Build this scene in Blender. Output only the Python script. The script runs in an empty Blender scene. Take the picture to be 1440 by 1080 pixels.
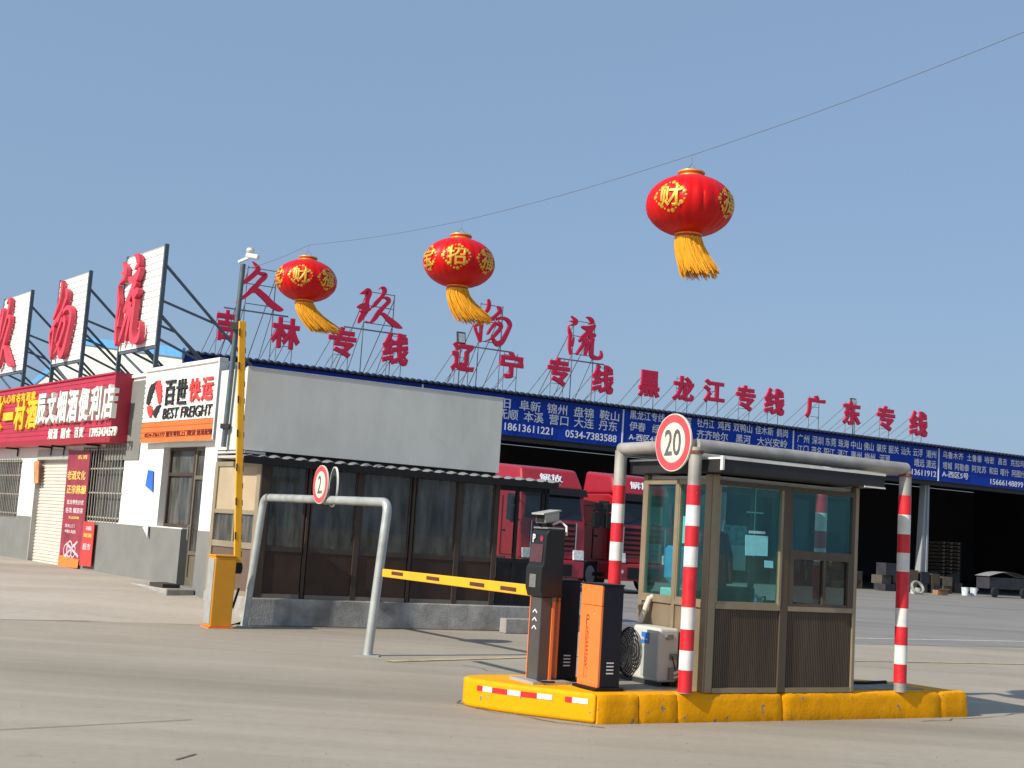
import bpy, bmesh, math, random
from mathutils import Vector, Matrix
random.seed(7)
D = bpy.data; SC = bpy.context.scene; COL = SC.collection
R = math.radians; PI = math.pi

# ------------------------------------------------------------------ camera
CAM_H = 1.7; FPX = 1800.0
roll = math.atan(.0637); pitch = math.atan(213.6/FPX)
Fw = Vector((0, math.cos(pitch), math.sin(pitch)))
U0 = Vector((0, -math.sin(pitch), math.cos(pitch))); R0 = Vector((1, 0, 0))
Up = math.cos(roll)*U0 - math.sin(roll)*R0
Rt = math.cos(roll)*R0 + math.sin(roll)*U0
cd = D.cameras.new('camera'); cam = D.objects.new('camera', cd); COL.objects.link(cam)
cd.sensor_width = 36; cd.lens = 36*FPX/1440; cd.clip_end = 3000; cd.clip_start = .1
m3 = Matrix((Rt, Up, -Fw)).transposed()
cam.matrix_world = Matrix.Translation((0, 0, CAM_H)) @ m3.to_4x4()
SC.camera = cam

# ------------------------------------------------------------------ sky, sun, exposure
SUN_EL = R(36); sx, sy = -.795, -.607
w = D.worlds.new('World'); SC.world = w; w.use_nodes = True
nt = w.node_tree; nt.nodes.clear()
sky = nt.nodes.new('ShaderNodeTexSky'); sky.sky_type = 'NISHITA'; sky.sun_disc = False
sky.sun_elevation = SUN_EL; sky.sun_rotation = math.atan2(sx, sy)
sky.air_density = 1.0; sky.dust_density = 2.6; sky.ozone_density = 1.6; sky.altitude = 20
bg = nt.nodes.new('ShaderNodeBackground'); bg.inputs[1].default_value = .128
wo = nt.nodes.new('ShaderNodeOutputWorld')
hz = nt.nodes.new('ShaderNodeMix'); hz.data_type = 'RGBA'; hz.inputs[0].default_value = .60; hz.inputs[7].default_value = (1.48, 2.24, 3.38, 1)   # even haze in the air
tcw = nt.nodes.new('ShaderNodeTexCoord'); nzw = nt.nodes.new('ShaderNodeTexNoise'); nzw.inputs['Scale'].default_value = 2.2; nzw.inputs['Detail'].default_value = 4
mrw = nt.nodes.new('ShaderNodeMapRange'); mrw.inputs[3].default_value = .66; mrw.inputs[4].default_value = .80
nt.links.new(tcw.outputs['Generated'], nzw.inputs['Vector']); nt.links.new(nzw.outputs['Fac'], mrw.inputs[0]); nt.links.new(mrw.outputs[0], hz.inputs[0])
nt.links.new(sky.outputs[0], hz.inputs[6]); nt.links.new(hz.outputs[2], bg.inputs[0]); nt.links.new(bg.outputs[0], wo.inputs[0])
sl = D.lights.new('sun', 'SUN'); sl.energy = 3.9; sl.angle = R(.6); sl.color = (1, .93, .82)
so = D.objects.new('sun', sl); COL.objects.link(so)
sv = Vector((sx*math.cos(SUN_EL), sy*math.cos(SUN_EL), math.sin(SUN_EL)))
so.rotation_euler = (sv).to_track_quat('Z', 'Y').to_euler(); so.location = (-20, -20, 30)
vs = SC.view_settings; vs.view_transform = 'Standard'; vs.look = 'None'; vs.exposure = 0.42; vs.gamma = 1
SC.render.film_transparent = False
SC.cycles.max_bounces = 8; SC.cycles.transparent_max_bounces = 16

# ------------------------------------------------------------------ geometry of sight: from the photo to real planes
C0 = Vector((0, 0, CAM_H))
def ray(x, y): return Fw*FPX + (x-720)*Rt - (y-540)*Up
def ground(x, y, z=0):
    d = ray(x, y); return C0 + d*((z-CAM_H)/d.z)
def at_depth(x, y, Y):
    d = ray(x, y); return C0 + d*(Y/d.y)
def heading(a): return Vector((math.sin(R(a)), math.cos(R(a)), 0))
class Plane:
    """vertical plane through p0 running along heading a; gives (s, z)"""
    def __init__(s, p0, a, off=0):
        s.u = heading(a); s.n = Vector((-s.u.y, s.u.x, 0)); s.p = Vector(p0) + s.n*off
    def __call__(s, x, y):
        d = ray(x, y); t = (s.p-C0).dot(s.n)/d.dot(s.n); P = C0+d*t
        return (P-s.p).dot(s.u), P.z

# ------------------------------------------------------------------ materials
MATS = {}
def mat(name, col, rough=.6, metal=0, var=.12, scale=6, bump=0, bscale=None, spec=.5, stretch=None, var2=0, scale2=.6, coat=0, chip=0):
    if name in MATS: return MATS[name]
    m = D.materials.new(name); m.use_nodes = True; t = m.node_tree; N = t.nodes; L = t.links
    b = N['Principled BSDF']
    b.inputs['Roughness'].default_value = rough; b.inputs['Metallic'].default_value = metal
    b.inputs['Specular IOR Level'].default_value = spec
    if coat: b.inputs['Coat Weight'].default_value = coat; b.inputs['Coat Roughness'].default_value = .25
    tc = N.new('ShaderNodeTexCoord'); src = tc.outputs['Object']
    if stretch:
        mp = N.new('ShaderNodeMapping'); mp.inputs['Scale'].default_value = stretch
        L.new(src, mp.inputs['Vector']); src = mp.outputs[0]
    def noise(sc, det=5):
        n = N.new('ShaderNodeTexNoise'); n.inputs['Scale'].default_value = sc; n.inputs['Detail'].default_value = det
        n.inputs['Roughness'].default_value = .6
        L.new(src, n.inputs['Vector']); return n
    c = col
    n = noise(scale)
    mx = N.new('ShaderNodeMix'); mx.data_type = 'RGBA'
    lo = [max(0, v*(1-var)) for v in c]; hi = [min(1, v*(1+var)) for v in c]
    mr = N.new('ShaderNodeMapRange'); mr.inputs[1].default_value = .3; mr.inputs[2].default_value = .7
    L.new(n.outputs['Fac'], mr.inputs[0]); L.new(mr.outputs[0], mx.inputs[0])
    mx.inputs[6].default_value = (*lo, 1); mx.inputs[7].default_value = (*hi, 1)
    out = mx.outputs[2]
    if var2:
        n2 = noise(scale2, 6); m2 = N.new('ShaderNodeMapRange'); m2.inputs[1].default_value = .42; m2.inputs[2].default_value = .68
        m2.inputs[3].default_value = 0; m2.inputs[4].default_value = var2
        L.new(n2.outputs['Fac'], m2.inputs[0])
        x2 = N.new('ShaderNodeMix'); x2.data_type = 'RGBA'; L.new(m2.outputs[0], x2.inputs[0])
        L.new(out, x2.inputs[6]); x2.inputs[7].default_value = (*[v*.35 for v in c], 1); out = x2.outputs[2]
    if chip:
        n4 = noise(11, 8); m4 = N.new('ShaderNodeMapRange'); m4.inputs[1].default_value = chip; m4.inputs[2].default_value = chip+.02
        L.new(n4.outputs['Fac'], m4.inputs[0]); x4 = N.new('ShaderNodeMix'); x4.data_type = 'RGBA'; L.new(m4.outputs[0], x4.inputs[0])
        L.new(out, x4.inputs[6]); x4.inputs[7].default_value = (.27, .22, .15, 1); out = x4.outputs[2]
    L.new(out, b.inputs['Base Color'])
    rr = N.new('ShaderNodeMapRange'); rr.inputs[3].default_value = max(0.02, rough-.1); rr.inputs[4].default_value = min(1, rough+.12)
    L.new(n.outputs['Fac'], rr.inputs[0]); L.new(rr.outputs[0], b.inputs['Roughness'])
    if bump:
        n3 = noise(bscale or scale*3); bp = N.new('ShaderNodeBump'); bp.inputs['Strength'].default_value = bump; bp.inputs['Distance'].default_value = .02
        L.new(n3.outputs['Fac'], bp.inputs['Height']); L.new(bp.outputs[0], b.inputs['Normal'])
    MATS[name] = m; return m
def glass(name, tint, refl=1.0, rough=.02, film=None, fa=.1, ior=1.5, rtint=(1, 1, 1)):
    if name in MATS: return MATS[name]
    m = D.materials.new(name); m.use_nodes = True; t = m.node_tree; N = t.nodes; L = t.links; N.clear()
    tr = N.new('ShaderNodeBsdfTransparent')
    tc = N.new('ShaderNodeTexCoord'); no = N.new('ShaderNodeTexNoise'); no.inputs['Scale'].default_value = 1.7
    L.new(tc.outputs['Object'], no.inputs['Vector'])
    mx = N.new('ShaderNodeMix'); mx.data_type = 'RGBA'; L.new(no.outputs['Fac'], mx.inputs[0])
    mx.inputs[6].default_value = (*[v*.85 for v in tint], 1); mx.inputs[7].default_value = (*[min(1, v*1.15) for v in tint], 1)
    L.new(mx.outputs[2], tr.inputs[0])
    gl = N.new('ShaderNodeBsdfGlossy'); gl.inputs['Roughness'].default_value = rough; gl.inputs[0].default_value = (refl*rtint[0], refl*rtint[1], refl*rtint[2], 1)
    bp = N.new('ShaderNodeBump'); bp.inputs['Strength'].default_value = .04; bp.inputs['Distance'].default_value = .02
    L.new(no.outputs['Fac'], bp.inputs['Height']); L.new(bp.outputs[0], gl.inputs['Normal'])
    fr = N.new('ShaderNodeFresnel'); fr.inputs[0].default_value = ior
    ge = N.new('ShaderNodeNewGeometry'); fb = N.new('ShaderNodeMath'); fb.operation = 'SUBTRACT'; fb.inputs[0].default_value = 1; L.new(ge.outputs['Backfacing'], fb.inputs[1])
    fm = N.new('ShaderNodeMath'); fm.operation = 'MULTIPLY'; L.new(fr.outputs[0], fm.inputs[0]); L.new(fb.outputs[0], fm.inputs[1])   # the inner face of a pane sends nothing back
    ms = N.new('ShaderNodeMixShader'); L.new(fm.outputs[0], ms.inputs[0]); L.new(tr.outputs[0], ms.inputs[1]); L.new(gl.outputs[0], ms.inputs[2])
    if film:
        df = N.new('ShaderNodeBsdfDiffuse'); df.inputs[0].default_value = (*film, 1)
        mp = N.new('ShaderNodeMapping'); mp.inputs['Scale'].default_value = (5, 5, 1.1); L.new(tc.outputs['Object'], mp.inputs['Vector'])
        nf = N.new('ShaderNodeTexNoise'); nf.inputs['Scale'].default_value = 1.6; nf.inputs['Detail'].default_value = 6; L.new(mp.outputs[0], nf.inputs['Vector'])
        rf2 = N.new('ShaderNodeMapRange'); rf2.inputs[1].default_value = .3; rf2.inputs[2].default_value = .75; rf2.inputs[3].default_value = fa*.35; rf2.inputs[4].default_value = fa*1.9
        L.new(nf.outputs['Fac'], rf2.inputs[0])
        m2 = N.new('ShaderNodeMixShader'); L.new(rf2.outputs[0], m2.inputs[0]); L.new(ms.outputs[0], m2.inputs[1]); L.new(df.outputs[0], m2.inputs[2]); ms = m2
    o = N.new('ShaderNodeOutputMaterial'); L.new(ms.outputs[0], o.inputs[0]); MATS[name] = m; return m

def road_material(name, c1, c2, streak_dir, crack=.5):
    m = D.materials.new(name); m.use_nodes = True; t = m.node_tree; N = t.nodes; L = t.links; b = N['Principled BSDF']
    tc = N.new('ShaderNodeTexCoord')
    def mapped(scale, rot=0):
        mp = N.new('ShaderNodeMapping'); mp.inputs['Scale'].default_value = scale; mp.inputs['Rotation'].default_value = (0, 0, rot)
        L.new(tc.outputs['Object'], mp.inputs['Vector']); return mp.outputs[0]
    def noise(vec, sc, det=6, ro=.6):
        n = N.new('ShaderNodeTexNoise'); n.inputs['Scale'].default_value = sc; n.inputs['Detail'].default_value = det; n.inputs['Roughness'].default_value = ro
        L.new(vec, n.inputs['Vector']); return n.outputs['Fac']
    def rng(v, a, b_, c=0, d=1):
        r = N.new('ShaderNodeMapRange'); r.inputs[1].default_value = a; r.inputs[2].default_value = b_; r.inputs[3].default_value = c; r.inputs[4].default_value = d
        L.new(v, r.inputs[0]); return r.outputs[0]
    def mixc(f, a, bcol, mode='MIX'):
        x = N.new('ShaderNodeMix'); x.data_type = 'RGBA'; x.blend_type = mode; L.new(f, x.inputs[0])
        for i, v in ((6, a), (7, bcol)):
            if isinstance(v, tuple): x.inputs[i].default_value = (*v, 1)
            else: L.new(v, x.inputs[i])
        return x.outputs[2]
    base = mixc(rng(noise(mapped((1, 1, 1)), .35), .35, .65), c1, c2)
    base = mixc(rng(noise(mapped((1, 1, 1)), 9), .3, .7, 0, .35), base, tuple(v*.78 for v in c1))
    fine = noise(mapped((1, 1, 1)), 130, 3)
    base = mixc(rng(fine, .35, .7, 0, .42), base, tuple(v*.55 for v in c1))
    # worn wheel tracks: long streaks along the way vehicles go
    st = noise(mapped((.05, .42, 1), streak_dir), 1.0, 3, .5)
    base = mixc(rng(st, .46, .72, 0, .5), base, tuple(v*.42 for v in c1))
    st2 = noise(mapped((.03, 1.0, 1), streak_dir+.1), 1.3, 2)
    base = mixc(rng(st2, .5, .7, 0, .16), base, tuple(min(1, v*1.35) for v in c2))
    sp = noise(mapped((1, 1, 1)), 1.7, 8, .7); base = mixc(rng(sp, .60, .70, 0, .30), base, tuple(v*.45 for v in c1))      # oil and damp stains
    sp2 = noise(mapped((.6, 1.6, 1), streak_dir), 6.0, 6, .7); base = mixc(rng(sp2, .62, .72, 0, .25), base, tuple(v*.5 for v in c1))
    vo = N.new('ShaderNodeTexVoronoi'); vo.feature = 'DISTANCE_TO_EDGE'; vo.inputs['Scale'].default_value = .22
    wv = N.new('ShaderNodeMix'); wv.data_type = 'RGBA'; wv.inputs[0].default_value = .1
    nn = N.new('ShaderNodeTexNoise'); nn.inputs['Scale'].default_value = 1.1; nn.inputs['Detail'].default_value = 5
    L.new(tc.outputs['Object'], nn.inputs['Vector']); L.new(tc.outputs['Object'], wv.inputs[6]); L.new(nn.outputs['Color'], wv.inputs[7])
    L.new(wv.outputs[2], vo.inputs['Vector'])
    base = mixc(rng(vo.outputs['Distance'], .0004, .0022, crack, 0), base, tuple(v*.3 for v in c1))
    L.new(base, b.inputs['Base Color']); b.inputs['Roughness'].default_value = .82; b.inputs['Specular IOR Level'].default_value = .3
    bp = N.new('ShaderNodeBump'); bp.inputs['Strength'].default_value = .25; bp.inputs['Distance'].default_value = .01
    L.new(fine, bp.inputs['Height']); L.new(bp.outputs[0], b.inputs['Normal'])
    return m

# ------------------------------------------------------------------ mesh builder
class MB:
    def __init__(s): s.v = []; s.f = []; s.mi = []; s.cur = 0
    def mat(s, i): s.cur = i; return s
    def add(s, vs, fs):
        o = len(s.v); s.v += [tuple(v) for v in vs]; s.f += [tuple(i+o for i in f) for f in fs]; s.mi += [s.cur]*len(fs); return s
    def box(s, x0, x1, y0, y1, z0, z1):
        v = [(x, y, z) for z in (z0, z1) for y in (y0, y1) for x in (x0, x1)]
        return s.add(v, [(0, 2, 3, 1), (4, 5, 7, 6), (0, 1, 5, 4), (2, 6, 7, 3), (0, 4, 6, 2), (1, 3, 7, 5)])
    def hexa(s, b4, t4):   # bottom quad, top quad, same winding
        return s.add(list(b4)+list(t4), [(3, 2, 1, 0), (4, 5, 6, 7), (0, 1, 5, 4), (1, 2, 6, 5), (2, 3, 7, 6), (3, 0, 4, 7)])
    def bar(s, p0, p1, wx, wy=None, up=(0, 0, 1)):
        p0 = Vector(p0); p1 = Vector(p1); wy = wy or wx; d = (p1-p0).normalized(); u = Vector(up)
        if abs(d.dot(u)) > .97: u = Vector((1, 0, 0))
        a = d.cross(u).normalized(); b = a.cross(d).normalized(); a *= wx/2; b *= wy/2
        q = [-a-b, a-b, a+b, -a+b]
        return s.hexa([p0+k for k in q], [p1+k for k in q])
    def tube(s, pts, r, n=12, caps=True):
        pts = [Vector(p) for p in pts]; rs = r if isinstance(r, (list, tuple)) else [r]*len(pts)
        o = []; prev = None
        for i, p in enumerate(pts):
            d = (pts[min(i+1, len(pts)-1)]-pts[max(i-1, 0)]).normalized()
            if prev is None:
                u = Vector((0, 0, 1)) if abs(d.z) < .9 else Vector((1, 0, 0)); a = d.cross(u).normalized()
            else: a = (prev-d*prev.dot(d)).normalized()
            prev = a; b = d.cross(a)
            o += [p+(a*math.cos(2*PI*k/n)+b*math.sin(2*PI*k/n))*rs[i] for k in range(n)]
        f = []
        for i in range(len(pts)-1):
            for k in range(n): f.append((i*n+k, i*n+(k+1) % n, (i+1)*n+(k+1) % n, (i+1)*n+k))
        if caps: f.append(tuple(range(n-1, -1, -1))); f.append(tuple((len(pts)-1)*n+k for k in range(n)))
        return s.add(o, f)
    def prism(s, poly, z0, z1):
        n = len(poly); v = [(x, y, z0) for x, y in poly]+[(x, y, z1) for x, y in poly]
        return s.add(v, [tuple(range(n-1, -1, -1)), tuple(range(n, 2*n))]+[(k, (k+1) % n, n+(k+1) % n, n+k) for k in range(n)])
    def extrude(s, poly, o, ex, ey, en, d0, d1):   # 2-D polygon in a frame, thickness along en
        o = Vector(o); n = len(poly); P = [o+ex*a+ey*b for a, b in poly]
        return s.add([p+en*d0 for p in P]+[p+en*d1 for p in P],
                     [tuple(range(n-1, -1, -1)), tuple(range(n, 2*n))]+[(k, (k+1) % n, n+(k+1) % n, n+k) for k in range(n)])
    def lathe(s, prof, n=32, c=(0, 0, 0), axis=None):
        c = Vector(c); rows = len(prof); v = []
        for r, z in prof:
            for k in range(n): v.append(c+Vector((r*math.cos(2*PI*k/n), r*math.sin(2*PI*k/n), z)))
        if axis: v = [c+axis @ (p-c) for p in v]
        f = [(i*n+k, i*n+(k+1) % n, (i+1)*n+(k+1) % n, (i+1)*n+k) for i in range(rows-1) for k in range(n)]
        return s.add(v, f)
    def sheet(s, prof, x0, x1, thick=.004):   # profile of (y, z) swept along x
        n = len(prof)
        return s.add([(x0, a, b) for a, b in prof]+[(x1, a, b) for a, b in prof], [(i, i+1, n+i+1, n+i) for i in range(n-1)])
    def wall(s, x0, x1, z0, z1, holes, y=0, depth=.2):   # front face at y with openings and their reveals going to y-depth
        xs = sorted({x0, x1, *[v for h in holes for v in h[:2]]}); zs = sorted({z0, z1, *[v for h in holes for v in h[2:4]]})
        xs = [v for v in xs if x0 <= v <= x1]; zs = [v for v in zs if z0 <= v <= z1]
        inside = lambda a, b: any(h[0]-1e-6 < a < h[1]+1e-6 and h[2]-1e-6 < b < h[3]+1e-6 for h in holes)
        solid = {}
        for i in range(len(xs)-1):
            for j in range(len(zs)-1):
                solid[i, j] = not inside((xs[i]+xs[i+1])/2, (zs[j]+zs[j+1])/2)
                if solid[i, j]: s.add([(xs[i], y, zs[j]), (xs[i+1], y, zs[j]), (xs[i+1], y, zs[j+1]), (xs[i], y, zs[j+1])], [(0, 1, 2, 3)])
        for (i, j), sol in solid.items():
            if sol: continue
            a, b, c, d = xs[i], xs[i+1], zs[j], zs[j+1]
            if solid.get((i-1, j)): s.add([(a, y, c), (a, y-depth, c), (a, y-depth, d), (a, y, d)], [(0, 1, 2, 3)])
            if solid.get((i+1, j)): s.add([(b, y, c), (b, y-depth, c), (b, y-depth, d), (b, y, d)], [(3, 2, 1, 0)])
            if solid.get((i, j-1)): s.add([(a, y, c), (b, y, c), (b, y-depth, c), (a, y-depth, c)], [(0, 1, 2, 3)])
            if solid.get((i, j+1)): s.add([(a, y, d), (b, y, d), (b, y-depth, d), (a, y-depth, d)], [(3, 2, 1, 0)])
        return s
    def build(s, name, mats, parent=None, smooth=False, bevel=0, seg=2, recalc=True):
        me = D.meshes.new(name); me.from_pydata(s.v, [], s.f)
        for m in (mats if isinstance(mats, (list, tuple)) else [mats]): me.materials.append(m)
        me.polygons.foreach_set('material_index', s.mi)
        if recalc:
            bm = bmesh.new(); bm.from_mesh(me); bmesh.ops.recalc_face_normals(bm, faces=bm.faces); bm.to_mesh(me); bm.free()
        if smooth:
            me.polygons.foreach_set('use_smooth', [True]*len(me.polygons))
            try: me.set_sharp_from_angle(angle=R(40))
            except Exception: pass
        o = D.objects.new(name, me); COL.objects.link(o)
        if parent: o.parent = parent
        if bevel:
            b = o.modifiers.new('bevel', 'BEVEL'); b.width = bevel; b.segments = seg; b.limit_method = 'ANGLE'; b.angle_limit = R(40)
        return o
def tag(o, label=None, cat=None, group=None, kind=None):
    if label: o['label'] = label
    if cat: o['category'] = cat
    if group: o['group'] = group
    if kind: o['kind'] = kind
    return o
def thing(name, label, cat, loc=(0, 0, 0), rz=0, group=None):
    o = D.objects.new(name, None); COL.objects.link(o); o.location = loc; o.rotation_euler = (0, 0, R(rz)); o.empty_display_size = .3
    return tag(o, label, cat, group)
def copy_tree(o, parent=None):
    kids = [c for c in D.objects if c.parent == o]
    c = o.copy(); COL.objects.link(c)
    if parent: c.parent = parent
    for k in kids: copy_tree(k, c)
    return c
X = Vector((1, 0, 0)); Y = Vector((0, 1, 0)); Z = Vector((0, 0, 1))

_glyphs = {}
def glyph(body, bold=0.0, solid=False, shear=0.0):
    key = (body, bold, solid, shear)
    if key not in _glyphs:
        cu = D.curves.new('lettering', 'FONT'); cu.body = body; cu.size = 1; cu.resolution_u = 3; cu.shear = shear
        cu.extrude = .5 if solid else 0; cu.bevel_depth = bold; cu.bevel_resolution = 0; cu.fill_mode = 'BOTH' if solid or bold else 'FRONT'
        ob = D.objects.new('lettering', cu); COL.objects.link(ob)
        bpy.context.view_layer.update()
        ev = ob.evaluated_get(bpy.context.evaluated_depsgraph_get()); me = ev.to_mesh()
        zm = max(.5 if solid else 1e-6, max([abs(v.co.z) for v in me.vertices] or [0])); kz = .5/zm if (solid or bold) else 0
        vs = [(v.co.x, v.co.y, v.co.z*kz) for v in me.vertices]; fs = [tuple(p.vertices) for p in me.polygons]
        ev.to_mesh_clear(); D.objects.remove(ob); D.curves.remove(cu)
        _glyphs[key] = (vs, fs)
    return _glyphs[key]
def lettering(mb, body, o, ex, ey, en, w, h, bold=0.0, thick=0.0, shear=0.0, center=True, keep=False):
    """writes body into a w x h box centred on o, face along en"""
    if bold and not thick: thick = .008
    vs, fs = glyph(body, bold, thick > .02, shear)
    if not vs: return mb
    x0 = min(v[0] for v in vs); x1 = max(v[0] for v in vs); y0 = min(v[1] for v in vs); y1 = max(v[1] for v in vs)
    kx = w/(x1-x0); ky = h/max(1e-6, y1-y0)
    if keep: kx = min(kx, ky); ky = kx
    o = Vector(o); cx, cy = (x0+x1)/2, (y0+y1)/2
    mb.add([o+ex*((a-cx)*kx)+ey*((b-cy)*ky)+en*((c+.5)*thick) for a, b, c in vs], fs)
    return mb

# brush-written characters as strokes of changing width (px in the enlarged view, width), traced once and used at real size
BRUSH = {
 '久': (12, 325, 360, [
  [(350,95,8),(400,150,45),(445,215,80),(425,265,88),(360,330,85),(290,390,82),(225,440,72),(190,465,40)],
  [(440,290,40),(505,305,60),(565,325,75),(540,375,88),(470,440,80),(420,505,85),(350,570,92),(280,635,70),(200,700,62),(130,745,50),(92,780,40),(85,805,12)],
  [(330,605,40),(420,590,95),(500,650,105),(580,725,112),(650,800,112),(730,860,110),(800,900,88),(850,915,50),(868,922,10)]]),
 '玖': (13.5, 495, 395, [
  [(140,248,15),(215,225,70),(285,205,130),(300,250,125),(280,340,92),(266,420,88),(255,500,130),(238,560,130),(200,640,112),(150,720,95),(120,780,60),(112,808,20)],
  [(80,495,20),(140,492,90),(210,482,112),(280,495,110)],
  [(120,580,10),(180,577,40),(270,560,70),(320,545,50),(350,520,20)],
  [(490,168,8),(540,132,32),(590,150,72),(606,200,82),(580,262,72),(520,340,66),(450,420,78),(400,480,60),(355,515,24)],
  [(560,335,24),(620,325,50),(675,355,75),(678,405,75),(620,465,72),(550,540,82),(480,620,84),(430,700,82),(370,770,60),(330,795,34),(275,792,26),(250,765,10)],
  [(490,628,40),(580,640,66),(640,700,85),(720,770,112),(800,832,112),(870,872,80),(938,908,10)]]),
 '物': (13.5, 655, 415, [
  [(410,80,40),(425,150,72),(420,225,80),(390,300,72),(330,355,60),(270,415,50),(215,450,30)],
  [(140,605,40),(230,552,72),(300,510,72),(380,482,72),(450,452,72),(530,450,80)],
  [(165,620,62),(180,690,46),(215,770,52),(245,850,52),(258,905,16)],
  [(290,560,62),(278,650,50),(268,760,56),(262,890,36)],
  [(575,212,12),(620,260,70),(632,312,76),(590,362,70),(530,412,62),(470,462,62),(415,540,36)],
  [(560,462,60),(650,442,60),(740,457,62),(800,512,76),(820,580,78),(792,662,72),(750,750,82),(700,840,92),(650,908,100),(590,928,112),(540,900,80),(502,832,52),(490,760,46)],
  [(590,535,90),(650,580,74),(632,650,72),(572,722,72),(520,782,60),(450,842,40),(360,874,12)],
  [(560,520,62),(500,592,62),(450,655,50),(410,722,46),(392,755,14)]]),
 '流': (13.5, 785, 435, [
  [(230,128,10),(280,180,52),(322,232,82),(300,282,62),(235,300,34),(185,318,12)],
  [(200,222,10),(300,245,52)],
  [(178,325,16),(190,400,52),(212,480,72),(206,560,62),(196,650,56),(200,740,62),(214,830,52),(214,868,16)],
  [(280,535,20),(262,620,38),(236,700,62)],
  [(508,148,8),(570,170,52),(612,212,82),(632,258,60),(555,282,22)],
  [(425,330,36),(500,360,82),(580,370,112),(650,335,84),(678,300,34)],
  [(610,395,92),(535,460,92),(480,510,92),(430,560,92),(382,615,50)],
  [(560,530,102),(640,500,92),(690,510,50)],
  [(530,560,102),(450,680,72),(390,770,62),(325,858,42)],
  [(560,610,92),(530,720,72),(500,820,62),(488,885,36)],
  [(630,560,80),(620,650,72),(608,740,72),(600,830,74),(625,900,84),(690,930,74),(760,930,72),(792,895,62),(796,840,40),(785,785,8)]]),
}
def smooth_stroke(pts, per=5):
    out = []
    P = [pts[0]]+list(pts)+[pts[-1]]
    for i in range(1, len(P)-2):
        a, b, c, d = P[i-1], P[i], P[i+1], P[i+2]
        for k in range(per):
            t = k/per
            out.append(tuple(.5*(2*b[j]+(c[j]-a[j])*t+(2*a[j]-5*b[j]+4*c[j]-d[j])*t*t+(3*b[j]-a[j]-3*c[j]+d[j])*t**3) for j in range(3)))
    out.append(pts[-1]); return out
def brush_strokes(ch, plane):
    """each stroke as (s, z, half width) on the roof sign's own plane"""
    sc, ox, oy, ss = BRUSH[ch]; res = []
    for st in ss:
        q = []
        for x, y, wd in smooth_stroke(st):
            s_, z_ = plane(ox+x/sc, oy+y/sc)
            s2, z2 = plane(ox+x/sc, oy+y/sc-1)
            q.append((s_, z_, max(.012, wd/sc*(z2-z_)/2)))
        res.append(q)
    return res
def brush(mb, strokes, o, ex, ey, en, thick):
    for i, q in enumerate(strokes):
        n = len(q); Lp = []; Rp = []
        for k in range(n):
            a = q[max(k-1, 0)]; b = q[min(k+1, n-1)]; dx, dy = b[0]-a[0], b[1]-a[1]; l = math.hypot(dx, dy) or 1
            nx, ny = -dy/l, dx/l; wd = q[k][2]
            Lp.append((q[k][0]+nx*wd, q[k][1]+ny*wd)); Rp.append((q[k][0]-nx*wd, q[k][1]-ny*wd))
        d1 = thick+i*.004; o = Vector(o)
        pt = lambda p, d: o+ex*p[0]+ey*p[1]+en*d
        v = []
        for k in range(n): v += [pt(Lp[k], i*.002), pt(Rp[k], i*.002), pt(Rp[k], d1), pt(Lp[k], d1)]
        f = []
        for k in range(n-1):
            a = 4*k; b = a+4
            f += [(a, a+1, b+1, b), (a+1, a+2, b+2, b+1), (a+2, a+3, b+3, b+2), (a+3, a, b, b+3)]
        f += [(3, 2, 1, 0), (4*n-4, 4*n-3, 4*n-2, 4*n-1)]
        mb.add(v, f)
    return mb

# ------------------------------------------------------------------ shared materials
M_WHITE = mat('white_plaster', (.78, .76, .71), .85, var=.05, scale=2.2, bump=.15, bscale=40, var2=.10, scale2=.8)
M_DADO = mat('grey_dado_paint', (.195, .198, .185), .8, var=.08, scale=2, bump=.12, bscale=30, var2=.18, scale2=.9)
M_CONC = mat('old_concrete', (.34, .325, .30), .9, var=.2, scale=5, bump=.5, bscale=35, var2=.5, scale2=1.6)
M_PLINTH = mat('stained_concrete', (.38, .365, .335), .9, var=.3, scale=4, bump=.5, bscale=30, var2=.8, scale2=1.3)
M_PANEL = mat('pale_grey_panel', (.60, .61, .575), .85, var=.07, scale=1.6, bump=.05, bscale=14, var2=.2, scale2=.9, stretch=(1, 1, .45))
M_BROWN = mat('brown_aluminium', (.060, .043, .034), .5, var=.15, scale=3, spec=.25)
M_BRONZE = mat('bronze_aluminium', (.30, .235, .15), .42, metal=.3, var=.12, scale=4)
M_BPANEL = mat('bronze_ribbed_panel', (.095, .068, .046), .45, metal=.25, var=.2, scale=9, stretch=(1, 1, .08))
M_BLACK = mat('black_metal', (.010, .010, .012), .5, var=.2, scale=5, spec=.3)
M_DARKGREY = mat('dark_grey_metal', (.04, .042, .045), .5, var=.15, scale=5, spec=.3)
M_STEEL = mat('painted_steel_frame', (.10, .13, .15), .5, metal=.3, var=.2, scale=6)
M_THIN = mat('thin_grey_steel', (.20, .21, .225), .6, metal=.2, var=.25, scale=6)
M_GALV = mat('galvanised_pipe', (.46, .48, .46), .42, metal=.35, var=.14, scale=5, bump=.05, bscale=30, var2=.3, scale2=2.4)
M_PIPE = mat('aged_silver_pipe', (.42, .40, .36), .5, metal=.25, var=.18, scale=4, bump=.06, bscale=25, var2=.45, scale2=2.2)
M_RED = mat('red_reflective_paint', (.66, .018, .03), .42, var=.12, scale=7, var2=.3, scale2=6, bump=.04, bscale=25, chip=.70)
M_WHT = mat('white_paint', (.76, .74, .69), .5, var=.06, scale=6, var2=.26, scale2=5)
M_YEL = mat('kerb_yellow_paint', (.86, .365, .001), .65, chip=.625, spec=.15, var=.12, scale=3, bump=.22, bscale=26, var2=.22, scale2=2.6)
M_ARM = mat('barrier_yellow', (.85, .42, .012), .4, var=.06, scale=6)
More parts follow.
